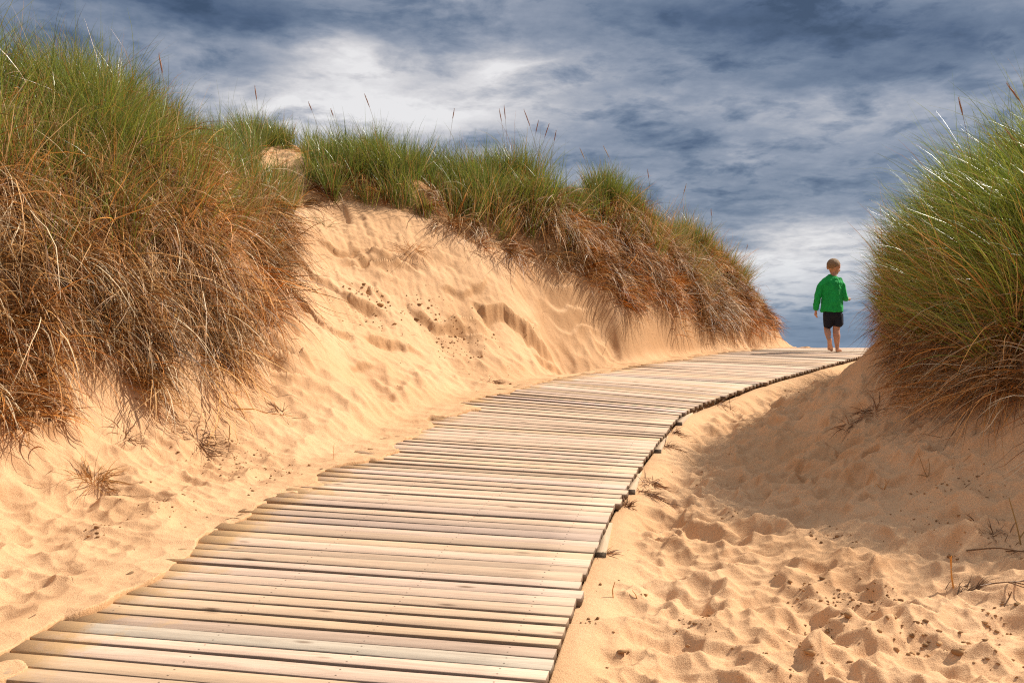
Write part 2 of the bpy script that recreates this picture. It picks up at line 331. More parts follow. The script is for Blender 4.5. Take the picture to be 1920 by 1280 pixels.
# ------------------------------------------------------------------ boardwalk
def mat_wood(name='weathered boards'):
    m, nt, b = new_mat(name)
    uv = N(nt, 'ShaderNodeUVMap'); uv.uv_map = 'UVMap'
    mp = N(nt, 'ShaderNodeMapping'); mp.inputs['Scale'].default_value = (1.0, 16, 1); L(nt, uv.outputs[0], mp.inputs[0])
    g = N(nt, 'ShaderNodeTexNoise', Scale=3.0, Detail=6.0, Roughness=.65, Distortion=.6); L(nt, mp.outputs[0], g.inputs['Vector'])
    mp2 = N(nt, 'ShaderNodeMapping'); mp2.inputs['Scale'].default_value = (2.2, 75, 1); L(nt, uv.outputs[0], mp2.inputs[0])
    g2 = N(nt, 'ShaderNodeTexNoise', Scale=3.0, Detail=5.0, Roughness=.7); L(nt, mp2.outputs[0], g2.inputs['Vector'])
    mp3 = N(nt, 'ShaderNodeMapping'); mp3.inputs['Scale'].default_value = (3.0, 11, 1); L(nt, uv.outputs[0], mp3.inputs[0])
    kn = N(nt, 'ShaderNodeTexVoronoi', Scale=1.0, Randomness=1.0); L(nt, mp3.outputs[0], kn.inputs['Vector'])
    knr = N(nt, 'ShaderNodeValToRGB'); L(nt, kn.outputs['Distance'], knr.inputs['Fac'])
    knr.color_ramp.elements[0].position = .03; knr.color_ramp.elements[0].color = (1, 1, 1, 1)
    knr.color_ramp.elements[1].position = .14; knr.color_ramp.elements[1].color = (0, 0, 0, 1)
    at = N(nt, 'ShaderNodeAttribute'); at.attribute_name = 'col'
    r = N(nt, 'ShaderNodeValToRGB'); L(nt, g.outputs['Fac'], r.inputs['Fac'])
    r.color_ramp.elements[0].position = .3; r.color_ramp.elements[0].color = (.80, .76, .72, 1)
    r.color_ramp.elements[1].position = .62; r.color_ramp.elements[1].color = (1.06, 1.04, 1.0, 1)
    mx = N(nt, 'ShaderNodeMixRGB', blend_type='MULTIPLY'); mx.inputs[0].default_value = 1
    L(nt, at.outputs['Color'], mx.inputs[1]); L(nt, r.outputs[0], mx.inputs[2])
    cr = N(nt, 'ShaderNodeValToRGB'); L(nt, g2.outputs['Fac'], cr.inputs['Fac'])      # splits and checks
    cr.color_ramp.elements[0].position = .30; cr.color_ramp.elements[0].color = (.22, .16, .12, 1)
    cr.color_ramp.elements[1].position = .385; cr.color_ramp.elements[1].color = (1, 1, 1, 1)
    mx2 = N(nt, 'ShaderNodeMixRGB', blend_type='MULTIPLY'); mx2.inputs[0].default_value = .8
    L(nt, mx.outputs[0], mx2.inputs[1]); L(nt, cr.outputs[0], mx2.inputs[2])
    mx3 = N(nt, 'ShaderNodeMixRGB'); L(nt, knr.outputs[0], mx3.inputs[0]); L(nt, mx2.outputs[0], mx3.inputs[1]); mx3.inputs[2].default_value = (.17, .10, .06, 1)
    # rusted nail heads over the runners
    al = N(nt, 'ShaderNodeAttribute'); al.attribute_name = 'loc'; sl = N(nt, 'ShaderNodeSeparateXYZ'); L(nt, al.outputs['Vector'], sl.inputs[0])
    def mth(op, a, c):
        n = nt.nodes.new('ShaderNodeMath'); n.operation = op
        for i, v in enumerate((a, c)):
            if isinstance(v, (int, float)): n.inputs[i].default_value = v
            else: L(nt, v, n.inputs[i])
        return n.outputs[0]
    vv = mth('SUBTRACT', mth('ABSOLUTE', mth('SUBTRACT', sl.outputs[1], .5), 0), .020); best = None
    for off in (.15, .63, 1.13, 1.60):
        du = mth('ABSOLUTE', mth('SUBTRACT', sl.outputs[0], off), 0); best = du if best is None else mth('MINIMUM', best, du)
    dist = mth('SQRT', mth('ADD', mth('MULTIPLY', best, best), mth('MULTIPLY', vv, vv)), 0)
    nail = mth('MULTIPLY', mth('LESS_THAN', dist, .0036), .75)
    mxn = N(nt, 'ShaderNodeMixRGB'); L(nt, nail, mxn.inputs[0]); L(nt, mx3.outputs[0], mxn.inputs[1]); mxn.inputs[2].default_value = (.07, .045, .03, 1); mx3 = mxn
    mxg = N(nt, 'ShaderNodeMixRGB'); gm = mth('MULTIPLY', sl.outputs[2], .85); L(nt, gm, mxg.inputs[0]); L(nt, mx3.outputs[0], mxg.inputs[1]); mxg.inputs[2].default_value = (.085, .065, .045, 1); mx3 = mxg   # stained sawn sides, with the shade of gaps and ends painted into the colour
    # blown sand lying on the boards
    ad = N(nt, 'ShaderNodeAttribute'); ad.attribute_name = 'dust'
    tc = N(nt, 'ShaderNodeTexCoord'); dn = N(nt, 'ShaderNodeTexNoise', Scale=7.0, Detail=6.0, Roughness=.7); L(nt, tc.outputs['Object'], dn.inputs['Vector'])
    ma = N(nt, 'ShaderNodeMath', operation='ADD'); L(nt, ad.outputs['Fac'], ma.inputs[0]); L(nt, dn.outputs['Fac'], ma.inputs[1])
    mr = N(nt, 'ShaderNodeMapRange'); mr.inputs[1].default_value = .82; mr.inputs[2].default_value = 1.05; L(nt, ma.outputs[0], mr.inputs[0])
    mx4 = N(nt, 'ShaderNodeMixRGB'); L(nt, mr.outputs[0], mx4.inputs[0]); L(nt, mx3.outputs[0], mx4.inputs[1]); mx4.inputs[2].default_value = (.60, .38, .19, 1)
    L(nt, mx4.outputs[0], b.inputs['Base Color'])
    b.inputs['Roughness'].default_value = .8; b.inputs['Specular IOR Level'].default_value = .25
    bp = N(nt, 'ShaderNodeBump', Strength=.5, Distance=.004); L(nt, g2.outputs['Fac'], bp.inputs['Height']); L(nt, bp.outputs[0], b.inputs['Normal'])
    return m
WOOD = mat_wood()

def box_prism(sections, uvs=None):
    """sections (k,m,3) rings -> verts, quads, end n-gons as quads (m==4 or 6->2 quads)"""
    k, m, _ = sections.shape
    V = sections.reshape(-1, 3); i = np.arange(k * m).reshape(k, m)
    f = np.stack([i[:-1], np.roll(i[:-1], -1, 1), np.roll(i[1:], -1, 1), i[1:]], -1).reshape(-1, 4)
    return V, f, i

def build_deck():
    root = bpy.data.objects.new('boardwalk', None); COL.objects.link(root)
    root.location = (0, 3, zpath(3.) + EYE - .115)
    tag(root, 'weathered plank boardwalk climbing and curving right between the sand dunes', 'boardwalk')
    pr = np.random.default_rng(5)
    VV, FF, CC, UU, DD, LL = [], [], [], [], [], []
    n = 0; s = 1.0; k = 0; ends = []
    NS = 9
    while s < _s[-1] - .3:
        pw = .078 + pr.normal(0, .002); gap = abs(pr.normal(.0095, .004)) + .005 + (.008 if pr.random() < .06 else 0)
        x, y, h = rail(s); hw = pw / 2
        rj = pr.normal(0, .0035) + (.018 if pr.random() < .06 else 0); lj = pr.normal(0, .03)
        skew = pr.normal(0, .002)
        A = np.array([x + math.cos(h) * rj, y - math.sin(h) * rj]); B = np.array([x - math.cos(h) * (W + lj), y + math.sin(h) * (W + lj)])
        ax = B - A; ln = np.hypot(*ax); ax /= ln; wd = np.array([-ax[1], ax[0]]); wd = wd if wd[1] > 0 else -wd
        tz = pr.normal(0, .0013); tw0, tw1 = pr.normal(0, .0022, 2); bow = pr.normal(0, .0022); ev = pr.normal(0, .0011, (2, NS))
        th = .029 + pr.normal(0, .0015); bv = .0018 + pr.random() * .0018
        secs = []; us = []; ll = []
        for j in range(NS):
            t = j / (NS - 1); c = A + ax * ln * t + wd * (math.sin(math.pi * t) * bow + (t - .5) * skew)
            zc = zpath(c[1]) + EYE + tz
            sl = (zpath(c[1] + .2) - zpath(c[1] - .2)) / .4 * wd[1]
            e0 = -hw + ev[0, j]; e1 = hw + ev[1, j]; tw = tw0 * (1 - t) + tw1 * t
            ring = []
            for (a, zz) in ((e0 + bv, 0), (e1 - bv, 0), (e1, -bv), (e1, -th), (e0, -th), (e0, -bv)):
                p = c + wd * a; ring.append((p[0], p[1], zc + zz + sl * a + tw * a / hw))
            secs.append(ring); ll.append([(ln * t, a + .5, gg) for a, gg in ((-hw + bv, 0.), (hw - bv, 0.), (hw, .7), (hw, 1.), (-hw, 1.), (-hw, .7))]); us.append([(ln * t + k * 3.37, a + k * .731) for a in (-hw + bv, hw - bv, hw, hw + th, -hw - th, -hw)])  # third loc value: edge stain plus gap shade painted on the plank sides
        V, f, i = box_prism(np.array(secs))
        e = np.array([[i[0, 0], i[0, 5], i[0, 2], i[0, 1]], [i[0, 5], i[0, 4], i[0, 3], i[0, 2]], [i[-1, 0], i[-1, 1], i[-1, 2], i[-1, 5]], [i[-1, 5], i[-1, 2], i[-1, 3], i[-1, 4]]])
        VV.append(V); FF.append(np.concatenate([f, e]) + n); n += len(V)
        base = np.array([.66, .475, .345]) * (1 + pr.normal(0, .08)) + np.array([.0, -.005, -.02]) * pr.normal()
        if pr.random() < .07: base = np.array([.70, .58, .44])
        if pr.random() < .22: base = base * np.array([.78, .79, .82])
        CC.append(np.tile(np.clip(base, .05, .85), (len(V), 1))); UU.append(np.array(us).reshape(-1, 2))
        tt = np.repeat(np.linspace(0, 1, NS), 6); DD.append(np.clip((tt - .72) / .28, 0, 1) * .55 + .03 + .06 * (y < 4.5) + .25 * np.clip(pr.normal(-.6, .5), 0, 1))
        LL.append(np.array(ll).reshape(-1, 3)); ends.append((A, B, s, k))
        s += pw + gap; k += 1
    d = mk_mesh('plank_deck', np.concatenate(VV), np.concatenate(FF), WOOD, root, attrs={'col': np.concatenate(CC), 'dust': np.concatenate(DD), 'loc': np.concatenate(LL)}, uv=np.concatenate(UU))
    # runners: straight lengths under the boards; the outer ones poke out where the walk bends
    def runner(P0, P1, z0, z1, w=.046, hh=.050, col=(.58, .42, .28), nm='runner'):
        P0 = np.array(P0); P1 = np.array(P1); a = (P1 - P0) / np.hypot(*(P1 - P0)); q = np.array([a[1], -a[0]]) * w / 2
        TS = (0, .01, .3, .6, 1); secs = []
        for t in TS:
            c = P0 + (P1 - P0) * t; z = z0 + (z1 - z0) * t
            secs.append([(*(c + q), z), (*(c - q), z), (*(c - q), z - hh), (*(c + q), z - hh)])
        S = np.array(secs); V, f, i = box_prism(S); f = np.concatenate([f, [i[0, ::-1]], [i[-1]]])
        ln = np.hypot(*(P1 - P0)); uv = np.array([[(ln * t, w_ + P0[1] * 1.7) for w_ in (0, w, w + hh, w * 2 + hh)] for t in TS]).reshape(-1, 2)
        return mk_mesh(nm, V, f, WOOD, root, attrs={'col': np.tile(col, (len(V), 1)), 'dust': np.zeros(len(V)), 'loc': np.array([(0, 0, 1. if j < 4 else 0.) for j in range(len(V))])}, uv=uv)  # near end ring darkened: shade painted onto the sawn end
    segs = [1.2]
    for yy in (4.32, 5.42, 6.45, 7.35, 8.7, 10.2, 11.9, 13.6, 15.4, 17.3): segs.append(float(np.interp(yy, _yy, _s)))
    for a, b in zip(segs[:-1], segs[1:]):
        for off, prot in ((.02, 1), (.62, 0), (1.16, 0), (1.66, 0)):
            xa, ya, ha = rail(a + .02); xb, yb, hb = rail(b - .03)
            o1 = off + (.07 if prot else 0)
            p0 = (xa - math.cos(ha) * o1, ya + math.sin(ha) * o1); p1 = (xb - math.cos(hb) * (off + .07), yb + math.sin(hb) * (off + .07))
            if prot and 4 < ya < 7.6:                             # short length whose sawn end pokes out past the boards
                q0 = np.array([xa + math.cos(ha) * .022, ya - math.sin(ha) * .022]); hh_ = ha - .06; q1 = q0 + np.array([math.sin(hh_), math.cos(hh_)]) * .55
                runner(q0, q1, float(zpath(q0[1])) + EYE - .018, float(zpath(q1[1])) + EYE - .041)
            runner(p0, p1, float(zpath(p0[1])) + EYE - .041, float(zpath(p1[1])) + EYE - .041)
    for c in root.children: c.matrix_parent_inverse = root.matrix_basis.inverted()
    return ends
bpy.context.view_layer.update()
ENDS = build_deck()
# ------------------------------------------------------------------ blades and straw
def mat_blade(name, trans=.35, rough=.42, spec=.5):
    m, nt, b = new_mat(name)
    at = N(nt, 'ShaderNodeAttribute'); at.attribute_name = 'col'
    L(nt, at.outputs['Color'], b.inputs['Base Color']); b.inputs['Roughness'].default_value = rough; b.inputs['Specular IOR Level'].default_value = spec
    tr = N(nt, 'ShaderNodeBsdfTranslucent'); L(nt, at.outputs['Color'], tr.inputs['Color'])
    mx = N(nt, 'ShaderNodeMixShader'); mx.inputs[0].default_value = trans
    L(nt, b.outputs[0], mx.inputs[1]); L(nt, tr.outputs[0], mx.inputs[2]); L(nt, mx.outputs[0], nt.nodes['Material Output'].inputs['Surface'])
    return m
BLADE = mat_blade('marram blades', .26, .34, .6)
STRAW = mat_blade('dry straw', .08, .5, .28)
TWIG = mat_blade('twig bark', .0, .8, .2)

def strands(p, d, Ln, wd, nseg, grav, wind, jit, c0, c1, r, off=None, cmid=None, stiff=0.0):
    """bent tapering ribbons that settle on the sand. returns V, F, C"""
    n = len(p); d = d / np.linalg.norm(d, axis=1, keepdims=True)
    ds = (Ln / nseg)[:, None]; cur = r.normal(0, 1, (n, 3)) * jit
    sv = np.cross(d, r.normal(0, 1, (n, 3))); sv /= np.linalg.norm(sv, axis=1, keepdims=True) + 1e-9
    P_ = [p.copy()]; 
    off = np.full(n, .004) if off is None else off
    q = p.copy(); d = d.copy()
    for k in range(nseg):
        t = (k + .5) / nseg
        d[:, 2] -= (grav * ds[:, 0]) * (stiff + (1 - stiff) * t * 1.6)
        d += wind * ds * (t * 1.5) + cur * ds + r.normal(0, 1, (n, 3)) * (jit * .5) * ds
        d /= np.linalg.norm(d, axis=1, keepdims=True)
        q = q + d * ds
        if k > 0 or True:
            h = H(q[:, 0], q[:, 1]) + off * min(1, t * 2.5)
            lo = q[:, 2] < h
            if lo.any():
                nn = HN(q[lo, 0], q[lo, 1]); dd = d[lo]; dn = (dd * nn).sum(1, keepdims=True)
                dd = dd - nn * np.minimum(dn, 0) ; dd /= np.linalg.norm(dd, axis=1, keepdims=True) + 1e-9; d[lo] = dd
                q[lo, 2] = h[lo]
        P_.append(q.copy())
    Pn = np.stack(P_, 1)                                   # n, nseg+1, 3
    tt = np.linspace(0, 1, nseg + 1)
    wp = np.clip(1.15 - tt ** 1.6 * 1.05, .1, 1) * np.minimum(1, .55 + tt * 2)
    half = (wd[:, None] * wp[None] * .5)[..., None] * sv[:, None, :]
    V = np.stack([Pn - half, Pn + half], 2).reshape(-1, 3)
    i = np.arange(n * (nseg + 1) * 2).reshape(n, nseg + 1, 2)
    Fq = np.stack([i[:, :-1, 0], i[:, :-1, 1], i[:, 1:, 1], i[:, 1:, 0]], -1).reshape(-1, 4)
    T = tt[None, :, None]
    C = c0[:, None] * (1 - T) + c1[:, None] * T
    if cmid is not None:
        wm = np.exp(-((tt - .25) / .22) ** 2)[None, :, None]; C = C * (1 - wm) + cmid[:, None] * wm
    C = np.repeat(C, 2, axis=1).reshape(-1, 3)
    return V, Fq, C

# candidate rooting points over the true surface area of the dunes
_gyy, _gxx = np.gradient(HG, GD); _slope = np.hypot(_gxx, _gyy)
from numpy import random as _nr
def cand(n, x0, x1, y0, y1, r):
    x = r.uniform(x0, x1, n * 4); y = r.uniform(y0, y1, n * 4)
    u = ((x - GX0) / GD).astype(int).clip(0, HG.shape[1] - 1); v = ((y - GY0) / GD).astype(int).clip(0, HG.shape[0] - 1)
    a = np.sqrt(1 + np.minimum(_slope[v, u], 4) ** 2)
    k = r.random(n * 4) < a / 4.2
    return x[k], y[k]
def smooth_slope(x, y, e=.22):
    gx = (H(x + e, y) - H(x - e, y)) / (2 * e); gy = (H(x, y + e) - H(x, y - e)) / (2 * e); return gx, gy

GREENS = np.array([(.130, .210, .022), (.19, .27, .030), (.080, .150, .020), (.26, .31, .045), (.16, .19, .03)])
DRYS = np.array([(.60, .31, .09), (.74, .46, .18), (.44, .20, .055), (.68, .30, .06), (.82, .60, .32), (.34, .15, .05), (.55, .34, .16)])
PRIOR_DARK = np.array([.20, .11, .05])

def tuft_set(x, y, nb, r, kind, lean, Lm, Ls, wm, fan=.45, grav=.6, wind=(0, 0, 0), greenness=None, lift=.10):
    """x,y tuft centres -> strand arrays for one ribbon batch"""
    n = len(x); nbv = np.maximum(3, (nb * r.uniform(.6, 1.4, n)).astype(int)); idx = np.repeat(np.arange(n), nbv); m = len(idx)
    ang = r.uniform(0, 2 * np.pi, m); rad = np.abs(r.normal(0, .045, m))
    bx = x[idx] + np.cos(ang) * rad; by = y[idx] + np.sin(ang) * rad; bz = H(bx, by) - .015
    gx, gy = smooth_slope(x, y); g = np.stack([-gx, -gy, np.zeros(n)], 1); gl = np.linalg.norm(g, axis=1, keepdims=True); gh = g / (gl + 1e-6) * np.minimum(gl, 1.5)
    tl = r.normal(0, .21, (n, 3)); tl[:, 2] = 0
    tL = np.clip(r.normal(Lm, Ls, n), Lm * .45, Lm * 1.7) * np.clip(1 + .85 * fbm(x / .5, y / .5, 2, 97), .5, 1.55)
    if kind == 'green':
        d = np.stack([np.cos(ang) * fan * r.random(m), np.sin(ang) * fan * r.random(m), np.ones(m)], 1)
        d += tl[idx] + np.array(lean) + gh[idx] * .30
        Ln = tL[idx] * r.uniform(.45, 1.1, m)
        c = GREENS[r.integers(0, len(GREENS), m)] * r.uniform(.7, 1.35, (m, 1)) * r.uniform(.8, 1.2, (n, 1))[idx]
        gd = (greenness[idx] if greenness is not None else .15)
        if lean[0] < -.2: c = c * 1.3
        dead = r.random(m) < gd
        c[dead] = DRYS[r.integers(0, len(DRYS), dead.sum())] * r.uniform(.7, 1.1, (dead.sum(), 1))
        base = c * .55 + DRYS[r.integers(0, len(DRYS), m)] * .35
        tip = c * 1.15 + np.array([.05, .035, .01]) * r.random((m, 1))
        V = strands(np.stack([bx, by, bz], 1), d, Ln, wm * r.uniform(.6, 1.3, m), 6, grav * r.uniform(.2, 1.8, m), np.array(wind)[None], .65, base, tip, r, cmid=c, stiff=.2)
    else:
        d = np.stack([np.cos(ang) * .36, np.sin(ang) * .36, np.full(m, .35)], 1) * r.random((m, 1)) + gh[idx] * .75 + tl[idx] * 3.2 + np.array([0, 0, .45]) * r.random((m, 1)) + np.array(lean)
        Ln = tL[idx] * r.uniform(.4, 1.2, m)
        tc = DRYS[r.integers(0, len(DRYS), n)]
        c = tc[idx] * .55 + DRYS[r.integers(0, len(DRYS), m)] * .45; hue = np.clip(.5 + 1.3 * fbm(x / .7, y / .7, 2, 95), 0, 1)[idx][:, None]; c = c * (hue * np.array([[1.22, .92, .58]]) + (1 - hue) * np.array([[1.05, .93, .76]]))
        c = c * r.uniform(.35, 1.1, (m, 1)) * r.uniform(.32, 1.35, (n, 1))[idx]; bl = r.random(m) < .11; c[bl] = np.array([.82, .62, .38]) * r.uniform(.75, 1.1, (bl.sum(), 1))
        V = strands(np.stack([bx, by, bz], 1), d, Ln, wm * r.uniform(.5, 1.4, m), 7, grav * r.uniform(.6, 1.4, m), np.array(wind)[None], 1.5, c * .85, c * 1.05, r, off=np.abs(r.normal(0, lift, m)) * r.random(m) + .004, stiff=.6)
    return V

def merge(sets):
    VV, FF, CC = [], [], []; n = 0
    for V, f, C in sets: VV.append(V); FF.append(f + n); CC.append(C); n += len(V)
    return np.concatenate(VV), np.concatenate(FF), np.concatenate(CC)
def strand_obj(name, sets, mat, parent=None):
    V, f, C = merge(sets)
    return mk_mesh(name, V, f, mat, parent, attrs={'col': np.clip(C, 0, 1)})

def side_info(x, y):
    z = H(x, y); p = np.stack([x, y, z], 1); px, py = proj(p)
    gx, gy = smooth_slope(x, y); return z, px, py, np.hypot(gx, gy), z - EYE - zpath(y)

def left_dunes():
    r = np.random.default_rng(11)
    # name, bounds, label, green tufts per m2, dry tufts per m2
    regs = [('A', (-6.5, -1.2, 4.3, 9.4), lambda x, y: (x < -.9) & (y < 9.4), 150, 165),
            ('B', (-6.5, .2, 9.4, 15.5), lambda x, y: (y >= 9.4) & (x - .05 * y < -.45) & (y < 15.5), 125, 110),
            ('C', (-.6, 1.7, 9.6, 12.6), lambda x, y: (x - .05 * y >= -.45) & (x < 1.25 + .25 * (11.8 - y)) & (y < 12.6), 130, 170),
            ('D', (.6, 2.6, 11.0, 16), lambda x, y: (x >= 1.25 + .25 * (11.8 - y)) & (x < 2.35), 135, 190),
            ('E', (2.3, 5.0, 12.5, 18.5), lambda x, y: (x >= 2.35), 140, 190)]
    out = {}
    for nm, (x0, x1, y0, y1), f, gd, dd in regs:
        area = (x1 - x0) * (y1 - y0)
        # green
        x, y = cand(int(area * gd), x0, x1, y0, y1, r); k = f(x, y); x, y = x[k], y[k]
        z, px, py, sl, hg = side_info(x, y)
        front = py > 0
        ph = fbm(x / .6, y / .6, 2, 40)
        pg = sstep(.95, 1.5, hg + .25 * ph) * (1 - .75 * sstep(.8, 1.7, sl))
        if nm in 'BCD': pg = sstep(1.15, 1.65, hg + .25 * ph) * (1 - .7 * sstep(.9, 1.8, sl))
        if nm == 'E': pg = sstep(.55, 1.0, hg + .2 * ph) * (1 - .6 * sstep(1.0, 1.9, sl))
        pg *= .12 + .88 * sstep(-.32, .1, ph)
        pg = np.where(inpoly(px, py, BARE) | inpoly(px, py, SADDLE) & (y < 13.1), 0, pg)
        hid = (y > 14.9) & (nm != 'E') | (x < -5.0)
        pg = np.where(hid, pg * .5, pg)
        k = r.random(len(x)) < pg; x, y, hgk, slk = x[k], y[k], hg[k], sl[k]
        gr = np.clip(.50 - .45 * sstep(1.3, 2.0, hgk), .10, .6) + (.03 if nm == 'A' else 0)
        Lm = .48 if nm == 'A' else .40
        sets = [tuft_set(x, y, 30, r, 'green', (-.06, 0, 0), Lm, .09, .0052 if nm == 'A' else .0065, fan=.55, grav=.65, wind=(-.12, 0, 0), greenness=gr)]
        out[nm] = [sets]
        ng = len(x)
        # straw
        x, y = cand(int(area * dd), x0, x1, y0, y1, r); k = f(x, y); x, y = x[k], y[k]
        z, px, py, sl, hg = side_info(x, y)
        ph = fbm(x / .45, y / .45, 2, 44)
        lo = .40 if nm in 'A' else (.30 if nm == 'E' else .48)
        pd = sstep(lo, lo + .25, hg + .12 * ph) * (.25 + .75 * sstep(.45, 1.1, sl)) * (.12 + .88 * sstep(-.28, .08, ph))
        pd = np.where(inpoly(px, py, BARE) | inpoly(px, py, SADDLE), 0, pd)
        if nm == 'B': pd *= .55
        k = r.random(len(x)) < pd; x, y = x[k], y[k]
        Lm = .46 if nm in 'A' else .36
        out[nm].append([tuft_set(x, y, 30, r, 'dry', (0, 0, 0), Lm, .14, .0064 if nm == 'A' else .0075, grav=5.5, lift=.09)])
        print('region', nm, 'green', ng, 'dry', len(x))
    lab = {'A': ('tall dark green marram grass crowning the big dune at the far left', 'tangled mat of rusty dry straw hanging down the big dune at the far left'),
           'B': ('bright green marram grass along the crest above the bare sand face', 'short fringe of dead straw under the grass at the top of the bare sand face'),
           'C': ('green marram grass on the middle hump with reddish seed heads rising from it', 'long greyish brown straw tress hanging over the right end of the bare sand face'),
           'D': ('green marram grass on the narrow hump just left of the last dune knoll', 'golden brown straw draped over the scarp between the long tress and the last knoll'),
           'E': ('green marram grass capping the last knoll where the left dune ends beside the sky', 'orange straw covering the rounded end of the left dune beside the boardwalk')}
    for nm, (g, d) in out.items():
        tag(strand_obj('marram_grass', g, BLADE), lab[nm][0], 'grass', kind='stuff')
        tag(strand_obj('dry_straw', d, STRAW), lab[nm][1], 'dry grass', kind='stuff')
left_dunes()

def right_dune():
    r = np.random.default_rng(12)
    x0, x1, y0, y1 = 2.2, 6.2, 4.6, 13.2; area = (x1 - x0) * (y1 - y0)
    x, y = cand(int(area * 175), x0, x1, y0, y1, r); z, px, py, sl, hg = side_info(x, y)
    ph = fbm(x / .6, y / .6, 2, 50)
    pg = sstep(.55, .90, hg + .15 * ph) * (1 - .35 * sstep(1.2, 2.2, sl)) * np.where((x > 4.6) | (y > 10), .45, 1)
    pg *= sstep(5.0, 5.9, y) * (px > 1662 + 45 * sstep(.7, 1.1, hg))
    k = r.random(len(x)) < pg; x, y, hg = x[k], y[k], hg[k]
    gr = np.clip(.36 - .30 * sstep(.8, 1.3, hg), .05, .5)
    g = [tuft_set(x, y, 30, r, 'green', (-.26, -.08, 0), .58, .10, .0058, fan=.62, grav=.7, wind=(-.38, -.05, 0), greenness=gr)]
    print('R green', len(x))
    x, y = cand(int(area * 150), x0, x1, y0, y1, r); z, px, py, sl, hg = side_info(x, y)
    ph = fbm(x / .45, y / .45, 2, 54)
    pd = sstep(.38, .66, hg + .12 * ph) * (1 - sstep(.8, 1.25, hg)) * (.6 + .4 * sstep(-.4, .1, ph)) * (px > 1695)
    k = r.random(len(x)) < pd; x, y = x[k], y[k]
    d = [tuft_set(x, y, 30, r, 'dry', (-.15, -.05, .1), .44, .12, .0056, grav=4.5, wind=(-.2, 0, 0), lift=.10)]
    print('R dry', len(x))
    def prune(S):                                            # few blades reach out over the walk
        V, f, C = S; k = len(f) and 0
        nv = pv[id(S)]; P_ = V.reshape(-1, nv, 3); px = CX + F * P_[:, :, 0] / P_[:, :, 1]; mn = px.min(1)
        keep = (mn > 1612) | ((mn > 1585) & (r.random(len(mn)) < .25)) | (r.random(len(mn)) < .006)
        nk = keep.sum(); i = np.arange(nk * nv).reshape(nk, nv // 2, 2)
        Fq = np.stack([i[:, :-1, 0], i[:, :-1, 1], i[:, 1:, 1], i[:, 1:, 0]], -1).reshape(-1, 4)
        return P_[keep].reshape(-1, 3), Fq, C.reshape(-1, nv, 3)[keep].reshape(-1, 3)
    pv = {id(g[0]): 14, id(d[0]): 16}
    g = [prune(g[0])]; d = [prune(d[0])]
    tag(strand_obj('marram_grass', g, BLADE), 'glossy green marram grass swept leftward on the dune right of the walk', 'grass', kind='stuff')
    tag(strand_obj('dry_straw', d, STRAW), 'brown dead straw hanging from the foot of the grass right of the walk', 'dry grass', kind='stuff')
right_dune()
# ------------------------------------------------------------------ the boy
def lofts(chains, n=20):
    """chains: lists of (x,y,z,rx[,ry]) -> closed capsule-ended tubes in one mesh"""
    VV, FF, m = [], [], 0
    for ch in chains:
        P_ = np.array([c[:3] for c in ch], float); R1 = np.array([c[3] for c in ch]); R2 = np.array([c[4] if len(c) > 4 else c[3] for c in ch])
        # densify with smooth interpolation
        t0 = np.concatenate([[0], np.cumsum(np.linalg.norm(np.diff(P_, axis=0), axis=1))]); k = max(8, int(t0[-1] / .012)); t = np.linspace(0, t0[-1], k)
        Pd = np.stack([np.interp(t, t0, P_[:, i]) for i in range(3)], 1); a = np.interp(t, t0, R1); b = np.interp(t, t0, R2)
        if len(ch) > 2:
            kk = np.array([1, 2, 3, 2, 1.]) / 9
            def sm(q): return np.convolve(np.pad(q, 2, 'edge'), kk, 'valid')
            Pd[2:-2] = np.stack([sm(Pd[:, i]) for i in range(3)], 1)[2:-2]; a = sm(a); b = sm(b)
        T = np.gradient(Pd, axis=0); T /= np.linalg.norm(T, axis=1, keepdims=True)
        rings = []
        def frame(tg):
            ref = np.array([1., 0, 0]) if abs(tg[0]) < .8 else np.array([0, 1., 0])
            u = ref - tg * (ref @ tg); u /= np.linalg.norm(u); return u, np.cross(tg, u)
        th = np.linspace(0, 2 * np.pi, n, endpoint=False)
        for e in (-1, -.92, -.7, -.38): 
            u, v = frame(T[0]); s = math.sqrt(max(1 - e * e, .0004)); rings.append(Pd[0] + T[0] * e * min(a[0], b[0]) * .8 + (np.cos(th)[:, None] * u * a[0] + np.sin(th)[:, None] * v * b[0]) * s)
        for j in range(k):
            u, v = frame(T[j]); rings.append(Pd[j] + np.cos(th)[:, None] * u * a[j] + np.sin(th)[:, None] * v * b[j])
        for e in (.38, .7, .92, 1):
            u, v = frame(T[-1]); s = math.sqrt(max(1 - e * e, .0004)); rings.append(Pd[-1] + T[-1] * e * min(a[-1], b[-1]) * .8 + (np.cos(th)[:, None] * u * a[-1] + np.sin(th)[:, None] * v * b[-1]) * s)
        S = np.array(rings); V, f, i = box_prism(S); q = n // 4
        caps = []
        for c in (i[0][::-1], i[-1]):
            for z in range(1, n // 2): caps.append([c[z - 1], c[z], c[n - 1 - z], c[(n - z) % n]])
        VV.append(V); FF.append(np.concatenate([f, np.array(caps)]) + m); m += len(V)
    return np.concatenate(VV), np.concatenate(FF)
def ell(c, r, rot=0.0, tilt=0.0, n=20):
    th = np.linspace(0, np.pi, n); ph = np.linspace(0, 2 * np.pi, 2 * n, endpoint=False)
    T, Pp = np.meshgrid(th, ph, indexing='ij'); s = np.maximum(np.sin(T), .01)
    V = np.stack([s * np.cos(Pp) * r[0], s * np.sin(Pp) * r[1], np.cos(T) * r[2]], -1).reshape(-1, 3)
    i = np.arange(n * 2 * n).reshape(n, 2 * n); f = np.stack([i[:-1], i[1:], np.roll(i[1:], -1, 1), np.roll(i[:-1], -1, 1)], -1).reshape(-1, 4)
    return V, f
